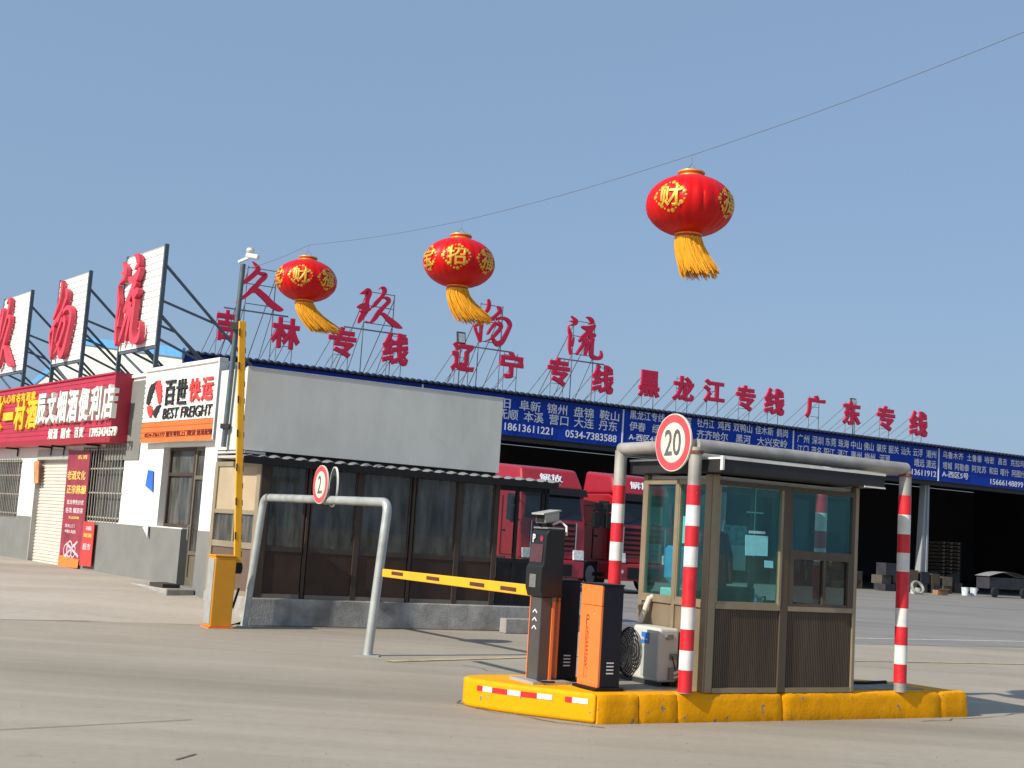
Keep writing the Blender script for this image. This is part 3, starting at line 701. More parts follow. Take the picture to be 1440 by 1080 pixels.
# parapet: grey panels all round, overhanging the end wall
NSo = Vector((math.cos(R(RZS+90)), math.sin(R(RZS+90)), 0))
PX0, PX1, PY0 = AF(345, 560)[0], AF(704, 610)[0], 0.0
pz0, pz1 = 2.82, 4.17
pb = MB()
for i in range(4):
    a = PX0+(PX1-PX0)*i/4; b = PX0+(PX1-PX0)*(i+1)/4
    pass
pb.box(PX0, PX1, -.02, .06, pz0, pz1); pb.build('parapet_front', M_PANEL, off)
nx = Vector((-v.y, v.x, 0)); s_off = -PX0*.985
pe = MB(); P0_ = Vector((PX0, .0605, 0)); P1_ = P0_+v*(Plane(CN+NSo*(-PX0*.985), SA)(312, 560)[0])
dn = Vector((v.y, -v.x, 0))*.06
pe.hexa([q+Z*pz0 for q in (P0_, P1_, P1_+dn, P0_+dn)], [q+Z*pz1 for q in (P0_, P1_, P1_+dn, P0_+dn)]).build('parapet_end', M_PANEL, off)
MB().box(PX1-.06, PX1, .062, 3.0, pz0, pz1).build('parapet_right', M_PANEL, off)
MB().box(PX0, PX1+.01, -.03, .075, pz1, pz1+.018).build('parapet_cap', mat('zinc_cap', (.52, .52, .5), .45, metal=.4), off)
MB().prism([(PX0+.1, .1), (PX1-.07, .1), (PX1-.07, 3), (P1_.x+.1, P1_.y)], 2.80, 2.84).build('roof', M_DARKGREY, off)
# corrugated eave under the parapet: real corrugations, running on past the office over the open glazed bay
ev = MB(); n = 16; X1E = AF(778, 678)[0]; pit = .235; k = 0; x = PX0+.0
pts = []
while x < X1E:
    for j in range(n): 
        a = j/n; pts.append((x+pit*a, .05*max(0, math.sin(PI*a))**.7 if a < .72 else 0))
    x += pit
m_ = len(pts)
ev.add([(a, -.17, 2.69+b) for a, b in pts]+[(a, .03, 2.735+b) for a, b in pts]+[(a, -.17, 2.684+b) for a, b in pts]+[(a, .03, 2.729+b) for a, b in pts],
       [(i, i+1, m_+i+1, m_+i) for i in range(m_-1)]+[(2*m_+i, 3*m_+i, 3*m_+i+1, 2*m_+i+1) for i in range(m_-1)]+[(i, 2*m_+i, 2*m_+i+1, i+1) for i in range(m_-1)])
ev.build('eave', mat('grey_eave_sheet', (.24, .24, .235), .5, var=.08, scale=4), off, recalc=False)
MB().box(PX0, X1E, -.195, -.175, 2.60, 2.717).box(PX0, X1E, -.02, .02, 2.70, 2.728).build('eave_beam', M_BLACK, off)
e2 = MB(); SE_ = (P1_-P0_).length; sidebox(e2, -.1, SE_, .02, .36, 2.69, 2.73); sidebox(e2, -.1, SE_, .02, .40, 2.76, 2.80); e2.build('end_eave', mat('pale_end_eave', (.5, .5, .48), .6), off)
# open glazed bay at the right end
xb = [LX+.05, AF(726, 740)[0], AF(762, 740)[0], X1E-.1]
f = MB()
for x in xb[1:]: f.box(x-.03, x+.03, .0, .06, .45, 2.62)
f.box(LX+.05, X1E-.07, .0, .06, 2.52, 2.62).box(LX+.05, X1E-.07, .0, .06, 1.22, 1.30).box(LX+.05, X1E-.07, .005, .055, .45, .5)
f.build('bay_frame', M_BLACK, off)
for i in range(3):
    MB().box(xb[i]+.03, xb[i+1]-.03, .025, .033, 1.30, 2.52).build('window', M_CLEAR, off)
    MB().box(xb[i]+.03, xb[i+1]-.03, .02, .05, .5, 1.22).build('lower_panel', M_BLACK, off)
blk = CN+UA*AF(691, 870)[0]-NA*.42; 
kb = MB().box(0, 1.15, -.1, .12, 0, .26).build('concrete_block', M_CONC, None, bevel=.02); kb.location = blk; kb.rotation_euler = (0, 0, R(RZA)); tag(kb, 'short grey concrete block lying before the office plinth', 'concrete block')

# ================================================================== WAREHOUSE
RZW = 90-WA
WF = Plane(W0, WA)
wh = thing('warehouse', 'huge open fronted warehouse with a shade-dark navy roof edge and white gable end', 'warehouse', W0, RZW)
wl = WF(257.5, 497)[0]; wr = 60.0; WZ = 8.45
# roof of two slopes, gable end on the left
D1, D2, RZ_ = 22.0, 44.0, 11.3
rf = MB()
for (y0, z0, y1, z1) in ((-.45, WZ, D1, RZ_), (D1, RZ_, D2, WZ+1.2)):
    rf.hexa([(wl-.1, y0, z0-.06), (wr, y0, z0-.06), (wr, y1, z1-.06), (wl-.1, y1, z1-.06)], [(wl-.1, y0, z0), (wr, y0, z0), (wr, y1, z1), (wl-.1, y1, z1)])
rf.build('roof', M_NAVY, wh)
MB().add([(wl, 0, 0), (wl, D2, 0), (wl, D2, WZ+1.1), (wl, D1, RZ_-.1), (wl, 0, WZ-.05)], [(0, 1, 2, 3, 4)]).build('gable_wall', mat('cream_gable_sheet', (.66, .66, .58), .7, var=.05, scale=.6, stretch=(1, 6, .2)), wh)
tb = MB(); tb.bar((wl-.06, -.3, WZ-.05), (wl-.06, D1, RZ_-.1), .12, .42).bar((wl-.06, D1, RZ_-.1), (wl-.06, D2, WZ+1.1), .12, .42)
tb.build('gable_trim', M_BLUETRIM, wh)
MB().box(wl, wr, D2-.2, D2, 0, WZ+1.1).build('back_wall', mat('warehouse_inner_wall', (.10, .10, .11), .9), wh)  # inner walls coloured dark to stand for the unlit depth
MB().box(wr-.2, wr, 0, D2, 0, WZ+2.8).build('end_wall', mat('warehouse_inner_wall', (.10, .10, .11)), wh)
MB().box(wl+.2, wr-.3, .6, D2-.3, .008, .02).build('floor', mat('warehouse_floor', (.07, .07, .068), .85, var=.2, scale=.6), wh)  # floor colour darkened to carry the shade inside
# wavy sheet edge along the eaves
ed = MB(); pit = .32; x = wl; pts = []
while x < wr: pts += [(x, 0), (x+.10, 0), (x+.14, .05), (x+.24, .05), (x+.28, 0)]; x += pit
m_ = len(pts)
ed.add([(a, -.5, WZ+.005+b) for a, b in pts]+[(a, -.5, WZ-.07+b) for a, b in pts]+[(a, -.28, WZ+.06+b) for a, b in pts], [(i, i+1, m_+i+1, m_+i) for i in range(m_-1)]+[(i, 2*m_+i, 2*m_+i+1, i+1) for i in range(m_-1)])
ed.build('roof_edge', M_NAVY, wh, recalc=False)
MB().box(wl, wr, -.2, .06, 6.42, 8.38).build('fascia', M_NAVY, wh)
MB().box(wl, wr, .0, .5, 6.2, 6.42).build('beam', M_DARKGREY, wh)
# columns: grey I-sections with a haunch tapering upwards
colS = WF(1307, 836)[0]
M_COL = mat('grey_column_paint', (.34, .36, .37), .55, var=.1, scale=2, var2=.2, scale2=1)
for k in range(-3, 4):
    x = colS+k*15.0
    if x < wl+.5 or x > wr-1: continue
    c = MB()
    c.hexa([(x-.28, .5, 0), (x+.12, .5, 0), (x+.12, .75, 0), (x-.28, .75, 0)], [(x+.02, .5, 6.2), (x+.12, .5, 6.2), (x+.12, .75, 6.2), (x+.02, .75, 6.2)])
    c.box(x+.12, x+.26, .42, .83, 0, 6.2)
    c.hexa([(x-.40, .42, 0), (x-.28, .42, 0), (x-.28, .83, 0), (x-.40, .83, 0)], [(x-.10, .42, 6.2), (x+.02, .42, 6.2), (x+.02, .83, 6.2), (x-.10, .83, 6.2)])
    c.box(x-.5, x+.36, .35, .9, 0.006, .05)
    c.build('column', M_COL, wh)
# roof trusses seen faintly
for k in range(-3, 5):
    x = colS+k*15.0
    if x < wl or x > wr: continue
    MB().bar((x, .5, 7.9), (x, D1, 10.8), .3, .6).build('rafter', M_DARKGREY, wh)

# ---- blue banners
divs = [WF(258, 497)[0]+.05, None, WF(872, 600)[0], WF(1111, 625)[0], WF(1315.5, 650)[0]]
bw = divs[3]-divs[2]
divs[1] = divs[2]-bw; divs.append(divs[4]+bw)
BT, BB = 8.34, 6.45
def banner(i, label, texts):
    t = thing('blue_banner', label, 'banner', W0, RZW, 'blue banners along the warehouse eaves')
    a, b = divs[i], divs[i+1]
    n = 30; g = MB(); vv = []
    for r_ in range(5):
        for k in range(n+1):
            vv.append((a+.03+(b-a-.06)*k/n, -.22-.012*math.sin(k*.9+r_)-.008*math.sin(k*2.3+r_*2), BB+(BT-BB)*r_/4))
    g.add(vv, [(r_*(n+1)+k, r_*(n+1)+k+1, (r_+1)*(n+1)+k+1, (r_+1)*(n+1)+k) for r_ in range(4) for k in range(n)])
    g.build('cloth', M_BLUE, t, smooth=True)
    MB().box(b-.035, b+.035, -.26, -.21, BB, BT).build('white_strip', M_LET, t)
    for body, x0, x1, zc, h in texts:
        l = MB(); lettering(l, body, ((x0+x1)/2, -.25, zc), X, Z, -Y, x1-x0, h, .012); l.build('lettering', M_LET, t)
def S_(px, py=600): return WF(px, py)[0]
z1, z2, z3 = 7.84, 7.22, 6.72
# zs from the photo
def zz(px, py): return WF(px, py)[1]
zl = [zz(850, 584.5), zz(850, 599), zz(835, 614.5)]
L2 = [('沈阳', S_(672), S_(715, 562)), ('阜新', S_(725), S_(755)), ('锦州', S_(764), S_(792.5)), ('盘锦', S_(802), S_(830)), ('鞍山', S_(838.5), S_(866))]
T = [(b, x0, x1, zl[0], .50) for b, x0, x1 in L2]
T += [(b, S_(x0), S_(x1), zl[1], .50) for b, x0, x1 in (('抚顺', 694, 724), ('本溪', 732, 760), ('营口', 768, 795), ('大连', 803, 831), ('丹东', 838, 864))]
T += [('18613611221', S_(706), S_(774), zl[2]+.02, .36), ('0534-7383588', S_(792), S_(864), zl[2], .36)]
a = divs[1]
banner(1, 'blue banner listing 阜新 锦州 盘锦 鞍山 beside the grey parapet', T)
banner(0, 'blue banner at the left end of the eaves, mostly behind the grey parapet', [('吉林 长春 四平 辽源 通化', divs[0]+.6, divs[1]-.6, zl[0], .5)])
zl3 = [zz(1050, 603.5), zz(1050, 603.5)-.58, zz(1050, 603.5)-1.12]
T = [(b, S_(x0), S_(x1), zl3[0], .46) for b, x0, x1 in (('黑龙江专线', 881, 930), ('哈尔滨', 938, 968), ('牡丹江', 976, 1000), ('鸡西', 1005, 1023), ('双鸭山', 1027, 1053.5), ('佳木斯', 1058, 1083.5), ('鹤岗', 1088, 1104))]
T += [(b, S_(x0), S_(x1), zl3[1], .46) for b, x0, x1 in (('伊春', 881, 904), ('绥化', 913, 936), ('齐齐哈尔', 976, 1020), ('黑河', 1031, 1052), ('大兴安岭', 1061, 1104))]
T += [('A-西区4号', S_(881), S_(925), zl3[2], .34)]
banner(2, 'blue banner listing 牡丹江 鸡西 双鸭山 佳木斯 behind the 20 sign', T)
zl4 = [zz(1215, 628), zz(1215, 628)-.58, zz(1297, 665.5)]
nm = ['广州', '深圳', '东莞', '珠海', '中山', '佛山', '肇庆', '韶关', '汕头', '云浮', '潮州']
xx = [(1116, 1133), (1137, 1153), (1156, 1171), (1174, 1189), (1192, 1207), (1210, 1224), (1228, 1242), (1245, 1259.5), (1262.5, 1276), (1279.5, 1293), (1298, 1312)]
T = [(b, S_(x0, 630), S_(x1, 630), zl4[0], .46) for b, (x0, x1) in zip(nm, xx)]
T += [(b, S_(x0, 640), S_(x1, 640), zl4[1], .46) for b, x0, x1 in (('江门', 1116, 1132), ('茂名', 1136, 1150), ('阳江', 1154, 1169), ('湛江', 1173, 1188), ('惠州', 1192, 1207), ('梅州', 1211, 1226), ('河源', 1232, 1247), ('靖远', 1281, 1295.5), ('清远', 1298, 1312))]
T += [('18613611912', S_(1264, 660), S_(1312, 660), zl4[2], .34)]
banner(3, 'blue banner listing 广州 深圳 东莞 珠海 above the booth', T)
T = []
for row, y0, items in ((0, 644, (('乌鲁木齐', 1321, 1350), ('土鲁番', 1355, 1376), ('哈密', 1380, 1393), ('昌吉', 1399, 1411), ('克拉玛依', 1416, 1443))),
                       (1, 659, (('塔城', 1321, 1334), ('阿勒泰', 1338, 1358), ('阿克苏', 1362, 1382), ('和田', 1386, 1398), ('喀什', 1402, 1414), ('阿图什', 1418, 1437))),
                       (2, 671, (('A-西区5号', 1320, 1357),))):
    for b, x0, x1 in items:
        T.append((b, S_(x0, y0+(x0-1330)*.1), S_(x1, y0+(x1-1330)*.1), zz(1345, y0-2), (.42, .42, .36)[row]))
T.append(('15666148899', S_(1388, 680), S_(1434, 680), zz(1410, 679.5), .34))
banner(4, 'blue banner listing 乌鲁木齐 and A-西区5号 at the right picture edge', T)

# ---- roof characters on thin frames
CH = [('吉', 303, 435, 333, 481), ('林', 381, 446, 422, 492), ('专', 461, 459, 500, 504), ('线', 537, 467, 574, 515),
      ('辽', 634, 481, 667, 525), ('宁', 702, 494, 735, 534), ('专', 769, 502, 800, 544), ('线', 832, 512, 862, 555),
      ('黑', 897, 520, 927, 560), ('龙', 945, 528, 975, 566), ('江', 988, 533, 1018, 568), ('专', 1034, 541, 1061, 579), ('线', 1074, 545, 1102, 585),
      ('广', 1132, 555, 1159, 590), ('东', 1184, 563, 1209, 599), ('专', 1232, 570, 1257, 607), ('线', 1278, 577, 1303, 615)]
LB = ['吉 just right of the shop roof panels', '林 between 吉 and 专', '专 right after 林', '线 closing the words 吉林专线', '辽 under the square floodlight', '宁 right after 辽',
      '专 right after 宁', '线 closing the words 辽宁专线', '黑 opening the words 黑龙江专线', '龙 above the 20 sign', '江 right after 龙', '专 right after 江', '线 closing the words 黑龙江专线',
      '广 opening the words 广东专线', '东 with the small floodlight', '专 right after 东', '线 at the far right end of the row']
def letter_frame(mb, s0, s1, ztop, zmid, back, r=.024):
    for s_ in (s0, s1):
        mb.bar((s_, .0, WZ), (s_, .0, ztop), r)
        mb.bar((s_, .0, ztop-.25), (s_, back, WZ+back*.125), r)
    for z_ in zmid: mb.bar((s0, .0, z_), (s1, .0, z_), r)
    mb.bar((s0, .0, zmid[0]), (s0, back*.5, WZ+back*.0625), r*.8); mb.bar((s1, .0, zmid[0]), (s1, back*.5, WZ+back*.0625), r*.8)
PWL = Plane(W0-NW*.05, WA)
for (ch, x0, y0, x1, y1), lb in zip(CH, LB):
    sc_, zc_ = PWL((x0+x1)/2, (y0+y1)/2); s0 = PWL(x0, (y0+y1)/2)[0]; s1 = PWL(x1, (y0+y1)/2)[0]
    zt = PWL((x0+x1)/2, y0+1)[1]; zb = PWL((x0+x1)/2, y1-1)[1]
    t = thing('roof_character', 'crimson block roof character '+lb, 'roof character', W0+UW*sc_, RZW, 'block characters along the warehouse roof')
    m = MB(); lettering(m, ch, (0, -.05, (zt+zb)/2), X, Z, -Y, s1-s0, zt-zb, .042, .12); m.build('character', M_MAROON, t)
    fr = MB(); letter_frame(fr, -.36, .36, zt-.05, (zb+.12, (zb+zt)/2, zt-.15), 2.3); fr.build('frame', M_THIN, t)
for ch, lb in (('久', 'tall crimson brush character 久 behind the smallest lantern'), ('玖', 'tall crimson brush character 玖 between two lanterns'), ('物', 'tall crimson brush character 物 right of the middle lantern tassel'), ('流', 'tall crimson brush character 流 above 专线')):
    q = STROKES[ch]; s0 = min(p_[0] for k in q for p_ in k); s1 = max(p_[0] for k in q for p_ in k); z0 = min(p_[1] for k in q for p_ in k); z1 = max(p_[1] for k in q for p_ in k)
    sc_ = (s0+s1)/2
    t = thing('brush_character', lb, 'roof character', W0+UW*sc_, RZW, 'brush characters above the warehouse roof')
    m = MB(); brush(m, [[(a-sc_, b, c) for a, b, c in k] for k in q], (0, -.06, 0), X, Z, -Y, .12); m.build('character', M_MAROON, t)
    fr = MB(); letter_frame(fr, (s0-sc_)*.62, (s1-sc_)*.62, z1-.2, (z0+.1, (z0+z1)/2, z1-.25), 3.2, .034)
    fr.bar(((s0-sc_)-.5, .02, z0-.22), ((s1-sc_)+.3, .02, z0-.22), .06)
    fr.build('frame', M_THIN, t)
def floodlight(px, py, label, sc=1.0):
    s_, z_ = PWL(px, py)
    t = thing('floodlight', label, 'floodlight', W0+UW*s_+Vector((0, 0, z_)), RZW, 'floodlights on the warehouse roof')
    h = MB().hexa([(-.22*sc, -.02, -.3*sc), (.22*sc, -.02, -.3*sc), (.22*sc, .10, -.3*sc), (-.22*sc, .10, -.3*sc)], [(-.22*sc, .1, .3*sc), (.22*sc, .1, .3*sc), (.22*sc, .22, .3*sc), (-.22*sc, .22, .3*sc)])
    h.build('housing', M_DARKGREY, t, bevel=.02)
    MB().hexa([(-.16*sc, -.035, -.22*sc), (.16*sc, -.035, -.22*sc), (.16*sc, -.02, -.22*sc), (-.16*sc, -.02, -.22*sc)], [(-.16*sc, .065, .22*sc), (.16*sc, .065, .22*sc), (.16*sc, .08, .22*sc), (-.16*sc, .08, .22*sc)]).build('lens', mat('lamp_lens', (.35, .42, .46), .2), t)
    MB().bar((0, .1, -.3*sc), (0, .1, WZ-z_), .05).build('bracket', M_THIN, t)
floodlight(650.5, 475, 'square dark floodlight standing above the character 辽')
floodlight(1203, 566.5, 'small dark floodlight standing above the character 东', .9)

# ---- things inside and before the warehouse
def at_wh(px, py): 
    return ground(px, py, .02)
def bucket(px, py, label):
    t = thing('bucket', label, 'bucket', at_wh(px, py), 0, 'white buckets at the warehouse edge')
    MB().lathe([(.0, 0), (.17, 0), (.2, .42), (.215, .42), (.215, .45), (.19, .45), (.165, .03), (0, .03)], 24).build('pail', mat('white_plastic', (.62, .68, .72), .4, var=.1), t, smooth=True)
    MB().tube([(.2*math.cos(a_), .2*math.sin(a_)*.2-.2, .42-.18*math.sin(a_)) for a_ in [PI*k/10 for k in range(11)]], .008, 6).build('handle', M_GALV, t)
bucket(1357, 837.5, 'white plastic bucket at the warehouse edge, the left of the pair')
bucket(1369, 838, 'white plastic bucket at the warehouse edge, the right of the pair')
t = thing('coiled_hose', 'pale coiled hose lying at the foot of the grey column', 'hose', at_wh(1288.5, 835), 20)
MB().lathe([(.34+.07*math.cos(a_), .10+.09*math.sin(a_)) for a_ in [2*PI*k/10 for k in range(11)]], 28, (0, 0, .28), Matrix.Rotation(R(62), 3, 'X')).build('hose', mat('pale_hose', (.26, .26, .23), .6, var=.4, scale=9), t, smooth=True)
MB().lathe([(.0, 0), (.3, 0), (.26, .3), (.0, .34)], 20, (0, .05, .0)).build('bundle', mat('pale_sack', (.42, .43, .40), .8, var=.4, scale=8), t, smooth=True)
t = thing('cardboard_box', 'small torn brown cardboard box beside the grey column', 'box', at_wh(1322, 836.5), 25)
MB().box(-.35, .35, -.2, .2, 0, .25).build('carton', mat('cardboard', (.30, .17, .10), .85, var=.3, scale=6), t)
MB().hexa([(-.35, -.2, .25), (.35, -.2, .25), (.35, -.19, .25), (-.35, -.19, .25)], [(-.3, -.42, .33), (.3, -.42, .33), (.3, -.41, .34), (-.3, -.41, .34)]).build('flap', mat('cardboard', (.30, .17, .10)), t)
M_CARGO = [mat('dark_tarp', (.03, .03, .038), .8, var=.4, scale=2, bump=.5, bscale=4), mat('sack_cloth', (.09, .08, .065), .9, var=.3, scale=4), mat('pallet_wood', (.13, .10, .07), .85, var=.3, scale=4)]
rnd = random.Random(3)
def wh_point(px, py, dback):
    P = at_wh(px, py); return P+NW*dback
t = thing('pallet_stack', 'tall stack of wooden pallets inside the dark warehouse', 'pallets', wh_point(1401, 838, 4), RZW)
for k in range(14):
    b = MB()
    for j in range(5): b.box(-.8+j*.35, -.55+j*.35, -.6, .6, k*.22+.12, k*.22+.15)
    for j in (-.7, -.05, .6): b.box(j, j+.12, -.6, .6, k*.22+.02, k*.22+.12)
    b.build('pallet', M_CARGO[2], t)
def cartons(px, py, back, n_, seed):
    r_ = random.Random(seed); P = wh_point(px, py, back); h_ = [0]*6
    for k in range(n_):
        c_ = k % 6; wd, dp, ht = r_.uniform(.55, .85), r_.uniform(.5, .8), r_.uniform(.35, .7)
        m_ = M_CARGO[r_.choice((0, 1, 3))]
        o = MB().box(-wd/2, wd/2, -dp/2, dp/2, 0, ht).box(-wd/2-.004, wd/2+.004, -.03, .03, ht, ht+.004).build('carton', m_, None, bevel=.02)
        o.location = P+UW*(c_*.95-2.4+r_.uniform(-.05, .05))+NW*r_.uniform(-.1, .3)+Z*(h_[c_]); o.rotation_euler = (0, 0, R(RZW+r_.uniform(-9, 9))); h_[c_] += ht+.006
        tag(o, 'dim carton in the pile inside the dark warehouse opening', 'carton', 'cartons piled inside the warehouse')
M_CARGO.append(mat('dim_carton', (.10, .07, .045), .9, var=.3, scale=5))
cartons(1338, 837, 2.6, 13, 2)
cartons(1236, 832, 4.0, 16, 5)
cartons(1420, 841, 6.0, 14, 8)
t = thing('covered_cart', 'low cart with a pale curved cover at the right picture edge', 'cart', wh_point(1432, 842, 1.2), RZW)
cv = MB(); n = 14
pf = [(-1.6+3.4*k/n, 1.15+.28*math.sin(PI*k/n)) for k in range(n+1)]
cv.add([(a_, -.5, b_) for a_, b_ in pf]+[(a_, .5, b_) for a_, b_ in pf], [(k, k+1, n+2+k, n+1+k) for k in range(n)]); cv.build('cover', mat('pale_cover', (.26, .26, .255), .6), t, smooth=True)
MB().box(-1.5, 1.7, -.45, .45, .45, 1.1).build('body', M_CARGO[0], t, bevel=.03)
for xw in (-1.1, 1.3):
    MB().lathe([(0, -.08), (.22, -.08), (.28, -.05), (.28, .05), (.22, .08), (0, .08)], 20, (xw, -.5, .28), Matrix.Rotation(PI/2, 3, 'X')).build('wheel', M_RUBBER, t)

# ================================================================== TRUCKS
def truck(corner, hd, label):
    """tractor unit: local x forward, y to its left; origin = right front corner on the ground"""
    t = thing('truck', label, 'truck', corner, math.degrees(math.atan2(hd[1], hd[0])), 'red trucks parked before the warehouse')
    Wd = 2.5
    b = MB()   # cab body, side profile extruded across
    prof = [(-2.25, .95), (-2.25, 3.2), (-.45, 3.2), (-.16, 3.08), (.0, 2.2), (.04, 1.0), (-.1, .95)]
    n = len(prof)
    v_ = [(x, 0, z) for x, z in prof]+[(x, Wd, z) for x, z in prof]
    b.add(v_, [tuple(range(n)), tuple(range(2*n-1, n-1, -1))]+[(k, n+k, n+(k+1) % n, (k+1) % n) for k in range(n)])
    body = b.build('cab', M_TRUCK, t, bevel=.05, seg=3)
    rf_ = MB().hexa([(-2.2, .03, 3.21), (-.16, .03, 3.21), (-.16, Wd-.03, 3.21), (-2.2, Wd-.03, 3.21)], [(-2.15, .12, 3.97), (-.52, .16, 3.84), (-.52, Wd-.16, 3.84), (-2.15, Wd-.12, 3.97)])
    rf_.build('roof_deflector', M_TRUCK, t, bevel=.1, seg=3)
    ws = MB(); # windscreen lies on the raked front
    f0 = Vector((.0, 0, 2.2)); f1 = Vector((-.16, 0, 3.08)); up_ = (f1-f0); nrm = Vector((up_.z, 0, -up_.x)).normalized()
    q = [f0+up_*.04+Y*.14, f0+up_*.04+Y*(Wd-.14), f0+up_*.92+Y*(Wd-.22), f0+up_*.92+Y*.22]
    ws.hexa([k+nrm*.002 for k in q], [k+nrm*.014 for k in q]).build('windscreen', M_DGLASS, t)
    wp = MB()
    for yy in (.5, 1.35): wp.bar(f0+up_*.06+Y*yy+nrm*.03, f0+up_*.3+Y*(yy+.6)+nrm*.03, .02)
    wp.build('wiper', M_BLACK, t)
    MB().hexa([(-.15, .02, 3.04), (.10, .02, 3.0), (.10, Wd-.02, 3.0), (-.15, Wd-.02, 3.04)], [(-.2, .02, 3.24), (.02, .04, 3.22), (.02, Wd-.04, 3.22), (-.2, Wd-.02, 3.24)]).build('sun_visor', M_BLACK, t)
    lb_ = MB(); lettering(lb_, '解放', (-.33, 1.25, 3.53), Y, Vector((-.36, 0, .63)).normalized(), Vector((.63, 0, .36)).normalized(), .9, .3, .03, .02); lb_.build('lettering', M_LET, t)
    MB().box(.02, .032, .40, Wd-.40, 1.08, 2.12).build('grille_backing', M_BLACK, t)
    gr = MB()
    for k in range(6): gr.box(.033, .06, .42, Wd-.42, 1.13+k*.16, 1.215+k*.16)
    gr.build('grille', mat('grille_dark_red', (.16, .012, .018), .4), t)
    MB().box(.036, .058, .36, .40, 1.05, 2.15).box(.036, .058, Wd-.40, Wd-.36, 1.05, 2.15).build('grille_trim', M_CHROME, t)
    bp = MB().hexa([(-.9, -.02, .42), (.16, .05, .42), (.16, Wd-.05, .42), (-.9, Wd+.02, .42)], [(-.9, -.02, .98), (.12, .03, .98), (.12, Wd-.03, .98), (-.9, Wd+.02, .98)])
    bp.build('bumper', M_TRUCK, t, bevel=.05)
    MB().box(.13, .19, .55, Wd-.55, .48, .85).build('lower_grille', M_BLACK, t)
    for y0_, y1_ in ((.06, .48), (Wd-.48, Wd-.06)):
        MB().hexa([(.06, y0_, .99), (.135, y0_, .99), (.135, y1_, .99), (.06, y1_, .99)], [(.02, y0_, 1.30), (.10, y0_, 1.30), (.10, y1_, 1.30), (.02, y1_, 1.30)]).build('headlight', mat('headlight_lens', (.74, .75, .76), .2, metal=.2, var=.35, scale=14), t, bevel=.02)
    MB().box(.14, .185, .08, .36, .66, .76).build('fog_lamp', mat('headlight_lens', (.55, .56, .58)), t)
    MB().box(.145, .175, 1.0, 1.5, .53, .67).build('number_plate', mat('yellow_plate', (.7, .55, .1), .5), t)
    for sd, y_ in ((-1, -.004), (1, Wd+.004)):
        d_ = MB(); q = [(-.98, 2.16), (-.28, 2.02), (-.34, 2.95), (-.98, 2.98)]
        d_.extrude(q, (0, y_, 0), X, Z, Y, -.01*1, .01); 
        w_ = d_.build('side_window', M_DGLASS, t)
        MB().bar((-1.28, y_+sd*.012, 1.05), (-1.28, y_+sd*.012, 2.9), .02).bar((-.30, y_+sd*.012, 1.05), (-.30, y_+sd*.012, 1.95), .02).bar((-1.28, y_+sd*.012, 1.05), (-.3, y_+sd*.012, 1.05), .02).build('door_seam', M_BLACK, w_)
        MB().box(-1.2, -1.02, y_+sd*.02-.012, y_+sd*.02+.012, 1.78, 1.83).build('door_handle', M_BLACK, t)
        ym = y_+sd*.32
        m_ = MB().bar((-.1, y_, 2.75), (.12, ym, 2.75), .035).bar((-.1, y_, 2.15), (.12, ym, 2.15), .035)
        m_.box(.06, .2, ym-.12, ym+.12, 2.05, 2.55).box(.06, .2, ym-.12, ym+.12, 2.6, 2.85)
        m_.build('mirror', M_BLACK, t, bevel=.02)
        st = MB().box(-1.1, -.5, y_-.03+.03*sd, y_+.03+.03*sd, .5, .62); st.build('step', M_BLACK, t)
    MB().box(-6.2, -.9, .75, 1.0, .75, 1.0).box(-6.2, -.9, 1.5, 1.75, .75, 1.0).build('chassis', M_DARKGREY, t)
    MB().box(-3.6, -2.5, .1, .6, .45, 1.0).build('fuel_tank', M_GALV, t, bevel=.08)
    for xw in (-1.35, -4.6, -5.9):
        for yy in (.18, Wd-.18):
            wv_ = MB().lathe([(0, -.16), (.32, -.16), (.48, -.15), (.52, -.1), (.52, .1), (.48, .15), (.32, .16), (0, .16)], 28, (xw, yy, .52), Matrix.Rotation(PI/2, 3, 'X')).build('wheel', M_RUBBER, t, smooth=True)
            MB().lathe([(0, -.175), (.2, -.175), (.29, -.165), (.30, .165), (.2, .175), (0, .175)], 20, (xw, yy, .52), Matrix.Rotation(PI/2, 3, 'X')).build('rim', M_GALV, wv_, smooth=True)
    t.scale = (1, 1, 1.05)
    return t
hd = (math.sin(R(151)), math.cos(R(151)))
c1 = at_depth(731, 757, 42.0); c1.z = 0
c2 = c1+Vector((hd[1]*-1, hd[0], 0))*3.65
truck(c1, hd, 'red truck parked beyond the office, front seen over the camera pillar')
truck(c2, hd, 'red truck half hidden behind the striped post and the booth')

# ================================================================== CCTV POLE, BARRIERS
P0 = loc(CN); 
base = Plane(CN+NSo*.42, SA)
sP, zP = base(320, 600); cp0 = CN+US*sP+NSo*.46
sT, zT = base(345, 372); 
cp1 = CN+US*sT+NSo*.46
t = thing('camera_pole', 'slim grey camera pole fixed to the office parapet end', 'pole', (cp0.x, cp0.y, 2.86), 0)
rel = cp1-cp0
MB().tube([(0, 0, 0), (rel.x, rel.y, zT-2.86)], .045, 12).build('pole', M_STEEL, t, smooth=True)
MB().box(-.07, .07, -.07, .07, .3, .38).build('clamp', M_DARKGREY, t)
MB().box(rel.x-.1, rel.x+.12, rel.y-.06, rel.y+.06, zT-2.86-1.12, zT-2.86-1.0).build('clamp', M_DARKGREY, t)
hd_ = MB().bar((rel.x-.08, rel.y, zT-2.86+.03), (rel.x+.14, rel.y-.06, zT-2.86+.13), .045, .04); hd_.build('bracket', M_WHT, t)
cm = MB().bar((rel.x+.05, rel.y-.03, zT-2.86+.15), (rel.x+.27, rel.y-.10, zT-2.86+.11), .085, .08).build('camera_head', M_WHT, t, bevel=.02)
MB().lathe([(0, .0), (.05, .005), (.07, .04), (.055, .085), (0, .10)], 18, (rel.x+.11, rel.y-.04, zT-2.86+.18)).build('dome', M_WHT, t, smooth=True)
